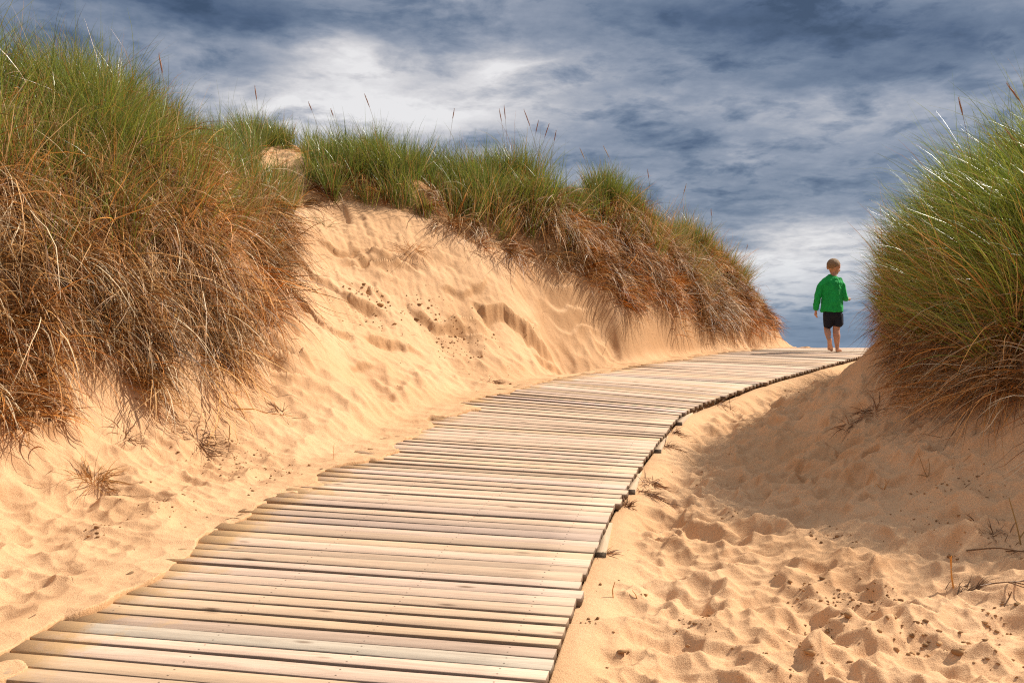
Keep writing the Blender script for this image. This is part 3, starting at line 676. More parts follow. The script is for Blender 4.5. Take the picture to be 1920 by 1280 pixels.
def cat_meshes(ms):
    VV, FF, m = [], [], 0
    for V, f in ms: VV.append(V); FF.append(f + m); m += len(V)
    return np.concatenate(VV), np.concatenate(FF)

def skin_mat(name, col, rough=.55, sss=.0):
    m, nt, b = new_mat(name); tc = N(nt, 'ShaderNodeTexCoord'); n = N(nt, 'ShaderNodeTexNoise', Scale=14.0, Detail=3.0); L(nt, tc.outputs['Object'], n.inputs['Vector'])
    r = N(nt, 'ShaderNodeValToRGB'); L(nt, n.outputs['Fac'], r.inputs['Fac']); r.color_ramp.elements[0].position = .3; r.color_ramp.elements[1].position = .7
    r.color_ramp.elements[0].color = tuple(c * .82 for c in col) + (1,); r.color_ramp.elements[1].color = tuple(min(1, c * 1.12) for c in col) + (1,)
    L(nt, r.outputs[0], b.inputs['Base Color']); b.inputs['Roughness'].default_value = rough; b.inputs['Specular IOR Level'].default_value = .3
    return m, nt, b, tc

def person():
    X0, Y0 = (1570 - CX) / F * 13.3, 13.3; Z0 = float(zpath(Y0)) + EYE + .002
    root = bpy.data.objects.new('person', None); COL.objects.link(root); root.location = (X0, Y0, Z0)
    tag(root, 'barefoot boy in green sweater and dark shorts walking away up the boardwalk', 'person')
    skin, nt, b, tc = skin_mat('skin', (.56, .29, .18)); b.inputs['Subsurface Weight'].default_value = .08; b.inputs['Subsurface Scale'].default_value = .02
    # head in its own frame: y forward; turned right and bowed
    hc = np.array([-.040, .018, 1.112]); yaw, bow = radians(-42), radians(11)
    def hx(V):
        V = np.asarray(V, float); c, s = math.cos(-bow), math.sin(-bow)
        V = np.stack([V[:, 0], V[:, 1] * c - V[:, 2] * s, V[:, 1] * s + V[:, 2] * c], 1)
        c, s = math.cos(yaw), math.sin(yaw); V = np.stack([V[:, 0] * c - V[:, 1] * s, V[:, 0] * s + V[:, 1] * c, V[:, 2]], 1)
        return V * 1.09 + hc
    def he(c, r):
        V, f = ell(0, r, n=14); return hx(V + np.array(c)), f
    def hl(ch):
        V, f = lofts(ch, 10); return hx(V), f
    parts = [he((0, -.012, .020), (.073, .088, .076)), he((0, .018, -.022), (.058, .066, .066)), he((0, .040, -.060), (.036, .038, .030)),
             he((0, .082, -.004), (.030, .014, .030)), hl([[(0, .084, .008, .008), (0, .096, -.016, .010), (0, .098, -.022, .0115)]]), he((-.010, .090, -.024), (.007, .008, .006)), he((.010, .090, -.024), (.007, .008, .006)),
             he((.032, .066, -.020), (.022, .018, .020)), he((-.032, .066, -.020), (.022, .018, .020)), he((0, .074, .018), (.044, .012, .009)),
             hl([[(-.017, .074, -.043, .0045), (0, .081, -.0425, .0055), (.017, .074, -.043, .0045)]]), hl([[(-.013, .074, -.051, .0045), (0, .079, -.0515, .006), (.013, .074, -.051, .0045)]])]
    for sx in (-1, 1):
        parts += [he((sx * .074, -.006, .000), (.009, .017, .026)), hl([[(sx * .076, .004, -.018, .005), (sx * .082, -.018, -.006, .0055), (sx * .083, -.022, .012, .006), (sx * .080, -.010, .024, .0055), (sx * .078, .004, .022, .005)]])]
    body = [[(-.052, -.012, .90, .05), (-.050, .0, 1.0, .040), (-.042, .014, 1.08, .040)],
            [(-.060, .0, .48, .090, .058), (-.062, .0, .62, .095, .065), (-.065, .0, .85, .105, .070), (-.062, -.004, .94, .080, .055)],
            # arms
            [(-.160, 0, .925, .028), (-.236, .0, .80, .029), (-.264, -.005, .72, .027), (-.272, .018, .60, .023), (-.270, .035, .545, .018)],
            [(.030, 0, .925, .028), (.070, -.01, .80, .029), (.092, -.012, .715, .028), (.135, .055, .695, .022), (.165, .098, .700, .017)],
            # legs
            [(-.004, 0, .50, .052), (-.002, .012, .38, .048), (-.010, .016, .300, .045), (-.012, .004, .262, .044), (-.012, -.014, .205, .046), (-.010, -.014, .12, .033), (-.007, -.012, .06, .025)],
            [(-.112, 0, .50, .052), (-.114, .040, .39, .046), (-.114, .068, .315, .043), (-.119, .038, .282, .040), (-.129, -.010, .250, .042), (-.136, -.055, .200, .031), (-.138, -.075, .170, .026)],
            # planted foot
            [(-.007, -.014, .075, .022), (-.004, -.020, .032, .026)], [(-.012, -.030, .027, .024, .025), (.010, .012, .034, .025, .028), (.040, .062, .024, .032, .018), (.056, .092, .017, .033, .014)],
            # lifted foot, sole to the viewer
            [(-.138, -.075, .175, .025), (-.135, -.102, .158, .029)], [(-.136, -.106, .154, .029, .026), (-.128, -.088, .105, .028, .024), (-.114, -.062, .058, .036, .019), (-.108, -.048, .036, .036, .014)]]
    for j, (o, ln, rr) in enumerate([(-.026, .030, .0095), (-.010, .028, .0075), (.003, .024, .007), (.014, .020, .0068), (.025, .015, .0065)]):
        u = np.array([.86, -.51]); w = np.array([.51, .86]); s = np.array([.056, .092]) + u * o + w * .006
        e = s + w * ln; body.append([(s[0], s[1], .013, rr), (e[0], e[1], .009, rr * .9)])
        s = np.array([-.107 - o * .95, -.048 - abs(o) * .1, .034 + .004 * j]); body.append([(*s, rr), (s[0], s[1] + .014, s[2] - ln * .75, rr * .9)])
    # hands: palm, four fingers, thumb
    def hand(w, dirv, side, curl, inward):
        w = np.array(w); d = np.array(dirv) / np.linalg.norm(dirv); s = np.array(side) / np.linalg.norm(side); q = np.array(inward) / np.linalg.norm(inward)
        body.append([(*w, .016, .013), (*(w + d * .024), .021, .012), (*(w + d * .044), .021, .0105)])
        for j, (o, ln) in enumerate([(-.0155, .034), (-.005, .040), (.0055, .037), (.0155, .029)]):
            p = w + d * .044 + s * o; a1, a2 = curl * (1 + .12 * j), curl * 2.1
            p1 = p + (d * math.cos(a1) + q * math.sin(a1)) * ln * .55; p2 = p1 + (d * math.cos(a2) + q * math.sin(a2)) * ln * .5
            body.append([(*p, .0062), (*p1, .0056), (*p2, .0048)])
        p = w + d * .012 - s * .017; p1 = p - s * .012 + d * .012 + q * .006; p2 = p1 + d * .016 + q * .010 - s * .002
        body.append([(*p, .0085), (*p1, .0070), (*p2, .0058)])
    hand((-.270, .042, .528), (.10, .30, -1), (.25, -1, -.2), .32, (1, .1, .1))
    hand((.172, .108, .702), (.80, .60, .18), (.35, -.35, -.9), .75, (-.5, .7, -.5))
    mm = cat_meshes([lofts(body, 16)] + parts)
    o = mk_mesh('body', mm[0], mm[1], skin, root, smooth=True)
    rm = o.modifiers.new('r', 'REMESH'); rm.mode = 'VOXEL'; rm.voxel_size = .0042; rm.use_smooth_shade = True
    s = o.modifiers.new('s', 'SMOOTH'); s.iterations = 2; s.factor = .5
    # eyes
    em, ent, eb = new_mat('eye'); eb.inputs['Base Color'].default_value = (.03, .02, .015, 1); eb.inputs['Roughness'].default_value = .1
    for sx in (-1, 1):
        V, f = he((sx * .030, .074, .002), (.009, .008, .006)); mk_mesh('eye', V, f, em, root, smooth=True)
    # hair: short crop, thinner at the sides and nape
    hm, hnt, hb, htc = skin_mat('cropped hair', (.30, .185, .095), .7)
    n2 = N(hnt, 'ShaderNodeTexNoise', Scale=240.0, Detail=3.0); L(hnt, htc.outputs['Object'], n2.inputs['Vector']); bp = N(hnt, 'ShaderNodeBump', Strength=.9, Distance=.004); L(hnt, n2.outputs['Fac'], bp.inputs['Height']); L(hnt, bp.outputs[0], hb.inputs['Normal'])
    th = np.linspace(.02, 2.25, 34); ph = np.linspace(0, 2 * np.pi, 56, endpoint=False); T, Pp = np.meshgrid(th, ph, indexing='ij')
    lim = np.where(np.sin(Pp) > 0, 1.52 - .42 * np.sin(Pp) ** 2, 1.58 + .80 * np.abs(np.sin(Pp)) ** 1.2)   # forehead / nape line
    Tl = T / 2.25 * lim
    th_ = .0075 - .0055 * (T / 2.25) ** 2 + .0012 * np.random.default_rng(2).normal(0, 1, T.shape)
    V = np.stack([np.sin(Tl) * np.cos(Pp) * (.074 + th_), -.012 + np.sin(Tl) * np.sin(Pp) * (.089 + th_), .020 + np.cos(Tl) * (.077 + th_)], -1).reshape(-1, 3)
    a, c = T.shape; i = np.arange(a * c).reshape(a, c); f = np.stack([i[:-1], i[1:], np.roll(i[1:], -1, 1), np.roll(i[:-1], -1, 1)], -1).reshape(-1, 4)
    ho = mk_mesh('hair', hx(V), f, hm, root, smooth=True); so = ho.modifiers.new('t', 'SOLIDIFY'); so.thickness = .012; so.offset = -1
    # sweater
    gm, gnt, gb, gtc = skin_mat('green knit', (.012, .38, .075), .85)
    mp = N(gnt, 'ShaderNodeMapping'); mp.inputs['Scale'].default_value = (26, 26, 5); L(gnt, gtc.outputs['Object'], mp.inputs[0]); gn = N(gnt, 'ShaderNodeTexNoise', Scale=1.0, Detail=2.0); L(gnt, mp.outputs[0], gn.inputs['Vector'])
    bp = N(gnt, 'ShaderNodeBump', Strength=1.0, Distance=.03); L(gnt, gn.outputs['Fac'], bp.inputs['Height']); L(gnt, bp.outputs[0], gb.inputs['Normal'])
    shirt = [[(-.072, 0, .530, .150, .108), (-.070, 0, .60, .143, .106), (-.066, 0, .75, .134, .102), (-.068, -.002, .87, .135, .098), (-.066, -.004, .925, .146, .086), (-.062, -.004, .950, .108, .070), (-.054, .004, .958, .070, .052)],
             [(-.145, 0, .938, .048), (-.218, 0, .870, .048), (-.250, -.004, .76, .044), (-.266, .004, .66, .041), (-.272, .028, .575, .037)],
             [(.020, 0, .938, .048), (.060, -.006, .860, .047), (.080, -.012, .735, .045), (.098, .010, .705, .042), (.140, .062, .700, .033)]]
    V, f = lofts(shirt, 28); V[:, 2] = np.where((V[:, 2] < .525) & (V[:, 0] > -.222), .520 + .006 * np.sin(V[:, 0] * 30), V[:, 2])
    go = mk_mesh('sweater', V, f, gm, root, smooth=True)
    rm = go.modifiers.new('r', 'REMESH'); rm.mode = 'VOXEL'; rm.voxel_size = .006; rm.use_smooth_shade = True
    s = go.modifiers.new('s', 'SMOOTH'); s.iterations = 4; s.factor = .5
    tx = bpy.data.textures.new('folds', 'CLOUDS'); tx.noise_scale = .07; dm = go.modifiers.new('d', 'DISPLACE'); dm.texture = tx; dm.strength = .022; dm.mid_level = .5; dm.texture_coords = 'LOCAL'
    # shorts
    sm, snt, sb, stc = skin_mat('dark shorts', (.010, .012, .022), .8)
    shorts = [[(-.068, 0, .56, .118, .088), (-.062, 0, .49, .122, .090)], [(-.115, .005, .49, .070, .082), (-.112, .030, .41, .063, .074), (-.108, .048, .352, .056, .068)],
              [(-.008, .005, .49, .074, .082), (.002, .010, .42, .073, .077), (.010, .014, .372, .070, .074)]]
    V, f = lofts(shorts, 24); so_ = mk_mesh('shorts', V, f, sm, root, smooth=True)
    rm = so_.modifiers.new('r', 'REMESH'); rm.mode = 'VOXEL'; rm.voxel_size = .006; rm.use_smooth_shade = True
    s = so_.modifiers.new('s', 'SMOOTH'); s.iterations = 2; s.factor = .5
    pm, pnt, pb = new_mat('blue side panel'); pb.inputs['Base Color'].default_value = (.02, .05, .16, 1)
    V, f = lofts([[(.070, .014, .50, .012, .02), (.074, .018, .42, .012, .022), (.076, .022, .365, .011, .022)]], 12); mk_mesh('side_panel', V, f, pm, root, smooth=True)
person()
# ------------------------------------------------------------------ seed stalks, tufts, straws, crumbs
def curve_tube(pts, rad, n=6):
    pts = np.array(pts, float); rad = np.array(rad, float) * np.ones(len(pts)); T = np.gradient(pts, axis=0); T /= np.linalg.norm(T, axis=1, keepdims=True) + 1e-9
    th = np.linspace(0, 2 * np.pi, n, endpoint=False); R_ = []
    for p, t, r in zip(pts, T, rad):
        ref = np.array([1., .1, 0]) if abs(t[0]) < .9 else np.array([0, 1., 0]); u = ref - t * (ref @ t); u /= np.linalg.norm(u); v = np.cross(t, u)
        R_.append(p + (np.cos(th)[:, None] * u + np.sin(th)[:, None] * v) * r)
    S = np.array(R_); V, f, i = box_prism(S); return V, f
def colc(V, c): return {'col': np.tile(np.array(c, float), (len(V), 1))}

def seed_stalk(px, py, Y, label, lean=.12, hl=.14, dead=False, grp='seed stalks standing above the dune grass'):
    r = np.random.default_rng(int(px * 7 + py))
    tip = np.array([(px - CX) / F * Y, Y, EYE - (py - YH) / F * Y]); bx = tip[0] + lean * r.uniform(.7, 1.3); bz = float(H(np.array([bx]), np.array([Y]))[0]) - .02
    hgt = tip[2] - bz; 
    if hgt < .35: bz = tip[2] - .35; hgt = .35
    if hgt > 1.15: bz = tip[2] - 1.15; hgt = 1.15
    t = np.linspace(0, 1, 12); xs = bx + (tip[0] - bx) * t ** 1.9; ys = Y + .03 * np.sin(t * 3) * r.normal(); zs = bz + hgt * t ** .97
    pts = np.stack([xs, ys * np.ones(12), zs], 1) - [bx, Y, bz]
    root = bpy.data.objects.new('seed_stalk', None); COL.objects.link(root); root.location = (bx, Y, bz); tag(root, label, 'seed stalk', grp)
    ts = 1 - hl / hgt; k = t < ts; sp = pts[k]; jn = np.array([np.interp(ts, t, pts[:, i]) for i in range(3)]); sp = np.concatenate([sp, [jn]])
    V, f = curve_tube(sp, np.linspace(.0022, .0014, len(sp)), 5); mk_mesh('stem', V, f, BLADE, root, attrs=colc(V, (.34, .26, .10)))
    tt = np.linspace(ts, 1, 10); hp = np.stack([np.interp(tt, t, pts[:, i]) for i in range(3)], 1)
    rr = .0056 * np.sin(np.linspace(.25, np.pi - .1, 10)) ** .7
    V, f = curve_tube(hp, rr, 7); sets = [(V, f, np.tile(np.array([.36, .17, .10] if not dead else [.50, .36, .22]), (len(V), 1)))]
    # bristly spikelets
    m = 60; q = r.random(m); b = np.stack([np.interp(q, np.linspace(0, 1, 10), hp[:, i]) for i in range(3)], 1); a = r.uniform(0, 6.28, m)
    d = np.stack([np.cos(a) * .28, np.sin(a) * .28, np.ones(m)], 1) * .016; sd = np.stack([-np.sin(a), np.cos(a), np.zeros(m)], 1) * .0018
    V2 = np.stack([b - sd, b + sd, b + d + np.stack([np.cos(a), np.sin(a), 0 * a], 1) * .003], 1).reshape(-1, 3); f2 = np.arange(m * 3).reshape(-1, 3)
    me = mk_mesh('seed_head', np.concatenate([V, V2]), [f, f2 + len(V)], STRAW, root, attrs={'col': np.concatenate([sets[0][2], np.tile([.45, .25, .15], (len(V2), 1))])})

for a in [(298, 102, 7.2, 'lone reddish seed head leaning left above the grass of the big left dune'),
          (318, 215, 7.4, 'brown seed stalk low among blades on the big left dune', -.2, .13),
          (478, 162, 9.6, 'dark seed head above the dip between the big dune and the crest grass'),
          (578, 192, 11.2, 'short seed head above the left part of the crest grass', .15, .09),
          (620, 205, 11.2, 'small seed head just right of the shortest crest seed head', .12, .08),
          (683, 176, 11.3, 'tall bent seed head over the middle of the crest grass', .16, .15),
          (852, 205, 11.6, 'thin seed head at the right end of the crest grass', -.10, .12),
          (936, 205, 12.0, 'leftmost seed head of the cluster over the middle hump', .10, .15),
          (945, 198, 12.2, 'upright seed head second from the left over the middle hump', .05, .17),
          (982, 205, 12.0, 'tallest curved seed head of the cluster over the middle hump', .16, .2),
          (1010, 225, 12.1, 'seed head leaning right in the cluster over the middle hump', -.08, .16),
          (1030, 232, 12.1, 'thick reddish seed head right of the cluster centre on the middle hump', -.12, .17),
          (1043, 245, 12.3, 'last seed head at the right of the middle hump cluster', -.08, .13),
          (1087, 278, 12.9, 'pale bleached seed head left of the narrow hump', .14, .14, True),
          (1131, 274, 13.0, 'pale seed head bent at the top of the narrow hump', .18, .16, True),
          (1214, 318, 13.4, 'brown seed head at the right side of the narrow hump', .06, .12),
          (1287, 345, 13.8, 'slender seed head leaning right in the gap before the last knoll', -.22, .14, True),
          (1333, 392, 14.0, 'small reddish seed head over the last knoll of the left dune', .05, .1),
          (1402, 460, 14.5, 'thin bare stalk beyond the last knoll, against the white cloud', -.15, .05, True),
          (1797, 184, 6.9, 'dark brown seed head above the grass of the right dune', .10, .12),
          (1886, 156, 6.7, 'thick seed head highest over the right dune', .22, .13),
          (1884, 240, 6.5, 'brown seed head among the upper blades of the right dune', .22, .12)]:
    seed_stalk(*a)

def straw_thing(name, cat, label, px, py, segs, col, rad=.0018):
    """segs: list of polylines in metres relative to the foot (x, y, z)"""
    x, y = hit(px, py); z = float(H(np.array([x]), np.array([y]))[0])
    VV, FF, CC, n = [], [], [], 0
    for s in segs:
        p = np.array(s, float)
        t = np.linspace(0, 1, 10); ti = np.linspace(0, 1, len(p)); p = np.stack([np.interp(t, ti, p[:, i]) for i in range(3)], 1)
        if len(s) > 2: p[1:-1] = (p[:-2] + p[1:-1] * 2 + p[2:]) / 4
        g = H(p[:, 0] + x, p[:, 1] + y) - z; p[:, 2] = np.maximum(p[:, 2] + 0, g + (rad if p[:, 2].max() < .03 else -.01))
        V, f = curve_tube(p, np.linspace(rad, rad * .6, 10), 5); VV.append(V); FF.append(f + n); n += len(V); CC.append(np.tile(np.array(col), (len(V), 1)))
    o = mk_mesh(name, np.concatenate(VV), np.concatenate(FF), STRAW if rad < .0035 else TWIG, attrs={'col': np.concatenate(CC)}); o.location = (x, y, z); tag(o, label, cat, 'single straws and twigs on the sand'); return o

OR = (.62, .30, .09); BR = (.20, .11, .055); ST = (.52, .37, .20)
straw_thing('straw_stub', 'straw', 'upright orange straw stub in the sunlit sand right of the walk', 1789, 1106, [[(0, 0, -.02), (-.012, 0, .05), (-.010, 0, .125)], [(0.002, .003, -.02), (-.008, .003, .045), (-.014, .004, .120)]], (.70, .33, .08), .0034)
straw_thing('straw_stub', 'straw', 'short orange straw stub near the right edge of the boards, lower part', 1151, 1122, [[(0, 0, -.02), (-.006, 0, .03), (.004, 0, .062)]], OR, .0026)
straw_thing('straw_stub', 'straw', 'small leaning straw just right of the stub beside the boards', 1196, 1126, [[(0, 0, -.01), (-.008, 0, .015), (-.020, .01, .03)]], OR, .0022)
straw_thing('twig', 'twig', 'tall thin twig standing in the shaded slope at far right', 1916, 1022, [[(0, 0, -.02), (-.02, 0, .08), (-.05, .01, .2)], [(-.008, 0, .03), (.02, 0, .07)]], (.30, .20, .08), .0036)
straw_thing('twig', 'twig', 'broken forked twig lying below the tall twig at far right', 1912, 1040, [[(-.05, .02, .006), (0, 0, .01), (.09, -.02, .012)], [(-.01, 0, .01), (-.06, -.05, .008)], [(-.2, .05, .004), (-.08, .03, .02), (0, 0, .01)]], BR, .0036)
straw_thing('twig', 'twig', 'dark root twig sprawling on lit sand at the right margin', 1890, 1100, [[(-.06, .01, .006), (0, 0, .015), (.08, .03, .006)], [(0, 0, .015), (.03, -.06, .006)], [(.03, .01, .012), (.07, -.04, .006)], [(-.06, .01, .006), (-.12, -.03, .006)]], BR, .003)
straw_thing('twig', 'twig', 'small split stick leaning at the sunlit bottom right', 1893, 1135, [[(-.03, -.02, .0), (0, 0, .03), (.008, 0, .05)], [(0, 0, .03), (-.004, 0, .045)]], BR, .003)
straw_thing('dry_sprig', 'dry grass', 'spiky sprig rising from the shaded sand slope right of the walk', 1740, 893, [[(0, 0, -.02), (-.03, 0, .06), (-.05, 0, .12)], [(0, 0, -.02), (.01, 0, .05), (.0, 0, .09)], [(0, 0, 0), (.06, 0, .02), (.11, 0, .03)], [(0, 0, 0), (-.06, -.01, .01)]], (.36, .22, .10), .0022)
straw_thing('dry_sprig', 'dry grass', 'small sprig of bent straw in the shaded sand above the stub', 1655, 918, [[(0, 0, -.02), (-.03, 0, .03), (-.045, 0, .01)], [(0, 0, -.02), (.02, 0, .035), (.012, 0, .05)], [(.01, 0, 0), (.035, 0, .05)]], OR, .0018)
straw_thing('dry_sprig', 'dry grass', 'crossed V shaped straw sprig on the sand left of the walk, upper part', 530, 772, [[(0, 0, -.02), (-.03, 0, .03), (-.06, 0, .05)], [(0, 0, -.02), (.012, 0, .06)], [(0, 0, 0), (-.1, -.01, .01)]], BR, .0024)
straw_thing('dry_sprig', 'dry grass', 'thin upright straw at the left border of the boards', 626, 862, [[(0, 0, -.02), (-.002, 0, .06), (.002, 0, .10)]], OR, .0016)
straw_thing('dry_sprig', 'dry grass', 'pair of straws sticking up from lit sand halfway down the right side', 1368, 852, [[(0, 0, -.02), (0.005, 0, .05), (.004, 0, .075)], [(0, 0, 0), (-.04, 0, .012)]], OR, .0014)
straw_thing('bent_straw', 'straw', 'long bent straw looping on the near left sand', 108, 1190, [[(-.09, .03, .004), (-.06, .06, .03), (.03, .03, .03), (.05, -.02, .0)], [(-.09, .03, .004), (-.10, .0, .004)]], BR, .0018)
straw_thing('bent_straw', 'straw', 'short bent straw on the left sand beside a dark clod', 440, 1005, [[(-.05, .02, .004), (-.02, .05, .03), (.02, .04, .02)], [(0, 0, 0), (.03, -.03, .004), (.05, 0, .004)]], BR, .0018)
straw_thing('bent_straw', 'straw', 'straw lying against the left sand bank below the small dry tuft', 250, 935, [[(-.16, -.05, .004), (-.05, 0, .012), (.09, .03, .012)]], BR, .0016)

def dry_tuft(px, py, label, n, Lm, col, r, spread=.035, side=(0, 0, 0), wd=.0042, grav=6.0):
    x, y = hit(px, py); a = r.uniform(0, 6.28, n); ra = np.abs(r.normal(0, spread, n)); bx = x + np.cos(a) * ra; by = y + np.sin(a) * ra * .6
    d = np.stack([np.cos(a) * .9, np.sin(a) * .7, r.uniform(.0, .8, n)], 1) * r.uniform(.2, 1, (n, 1)) + r.normal(0, .35, (n, 3)) + np.array(side)
    c = np.array(col)[None] * r.uniform(.5, 1.4, (n, 1))
    V, f, C = strands(np.stack([bx, by, H(bx, by) - .012], 1), d, Lm * r.uniform(.4, 1.2, n), np.full(n, wd) * r.uniform(.6, 1.3, n), 6, grav, np.zeros((1, 3)), 1.6, c, c * 1.1, r, off=np.abs(r.normal(0, .012, n)) + .002, stiff=.5)
    z = float(H(np.array([x]), np.array([y]))[0]); o = mk_mesh('dry_tuft', V - [x, y, z], f, STRAW, attrs={'col': np.clip(C, 0, 1)}); o.location = (x, y, z); tag(o, label, 'grass tuft', 'dry tufts and fibres lying on the sand')
_r = np.random.default_rng(31)
DKR = (.26, .13, .06); OGR = (.50, .26, .09); PAL = (.52, .38, .2)
for a in [((178, 905), 'reddish brown tuft of dead grass alone on the left sand bank', 90, .20, OGR, .035, (.25, 0, 0)),
          ((235, 822), 'small dry tuft at the foot of the big left dune', 40, .15, DKR, .03, (.3, 0, -.2)),
          ((372, 830), 'flattened brown straw heap under the hanging straw of the big left dune', 90, .20, DKR, .07, (.4, 0, -.4)),
          ((525, 775), 'thin scruffy tuft on the lower slope between big dune and bare face', 22, .12, DKR, .03, (0, 0, 0)),
          ((775, 468), 'yellowish tuft growing on the upper bare sand face', 70, .28, OGR, .06, (.2, -.1, 0)),
          ((612, 425), 'sparse green and brown sprigs at the top left of the bare face', 26, .25, (.25, .2, .07), .05, (0, 0, .4)),
          ((690, 372), 'orange dead tuft under the crest grass at the lip of the bare face', 70, .25, OGR, .035, (0, -.2, .4)),
          ((925, 480), 'dark rooty tuft right of the bare sand face below the middle hump', 60, .3, DKR, .08, (.3, -.2, -.2)),
          ((1222, 908), 'dark fibrous debris tuft beside the poking runner end, middle', 80, .12, DKR, .05, (.5, -.1, -.3)),
          ((1172, 948), 'small brown fibre ball against the board ends below the middle runner end', 70, .07, DKR, .03, (.2, 0, 0)),
          ((1205, 925), 'flat strip of brown fibres on sand between two debris tufts', 50, .14, DKR, .05, (.8, 0, -.5)),
          ((1262, 812), 'brown fibres gathered at the upper runner end', 60, .10, DKR, .05, (.4, -.1, -.3)),
          ((1250, 838), 'thin fibre wisp on sand below the upper runner end', 40, .12, DKR, .04, (.8, 0, -.4)),
          ((1345, 760), 'straw litter heap beside the boards where the walk bends', 60, .16, DKR, .07, (.3, 0, -.4)),
          ((1290, 775), 'dark debris under the corner where the walk bends', 50, .1, DKR, .04, (.2, 0, -.2)),
          ((1640, 772), 'brown tuft on the shaded slope under the right dune, lower one', 60, .16, DKR, .05, (-.2, 0, -.1)),
          ((1590, 795), 'brown tuft on the shaded slope under the right dune, upper left one', 40, .14, DKR, .06, (-.3, 0, -.3)),
          ((1380, 732), 'wispy straws in the sand next to the far boards', 30, .16, DKR, .06, (.4, 0, -.2)),
          ((925, 716), 'small straw heap on sand left of the far boards', 50, .14, DKR, .05, (.5, 0, -.3)),
          ((1865, 1005), 'dark crumbly litter tuft at the base of the tall twig', 40, .06, BR, .06, (0, 0, -.3)),
          ((1812, 1108), 'dark root clump just right of the orange straw stub', 50, .07, BR, .035, (.7, 0, -.2)),
          ((1125, 1040), 'fibre clump at the lowest runner end', 40, .08, DKR, .03, (.4, 0, -.3))]:
    dry_tuft(a[0][0], a[0][1], a[1], a[2], a[3], a[4], _r, a[5], a[6])

def litter():
    r = np.random.default_rng(41); n = 1500
    x, y = cand(n, -3.2, 5.5, 2.7, 14, r); z, px, py, sl, hg = side_info(x, y); lat, dist = path_lat(x, y)
    ph = fbm(x / .5, y / .5, 2, 60)
    k = (np.abs(lat) > W / 2 + .06) & (r.random(len(x)) < (.12 + .5 * sstep(0, .5, ph)) * (.5 + .9 * (hg > .1))) & (inpoly(px, py, BARE) | (px > 1000)); x, y = x[k], y[k]; n = len(x); a = r.normal(.3, 1.0, n)
    c = np.array([BR, DKR, ST, OGR])[r.integers(0, 4, n)] * r.uniform(.6, 1.3, (n, 1))
    d = np.stack([np.cos(a), np.sin(a), r.uniform(-.1, .7, n) ** 3 * 2], 1)
    S = strands(np.stack([x, y, H(x, y) - .002], 1), d, r.gamma(3, .028, n), r.uniform(.0018, .0042, n), 6, 5.0, np.zeros((1, 3)), 4.0, c, c, r, off=np.full(n, .003), stiff=.7)
    tag(strand_obj('straw_litter', [S], STRAW), 'thin straws and fibres scattered over the trampled sand', 'straw litter', kind='stuff')
litter()

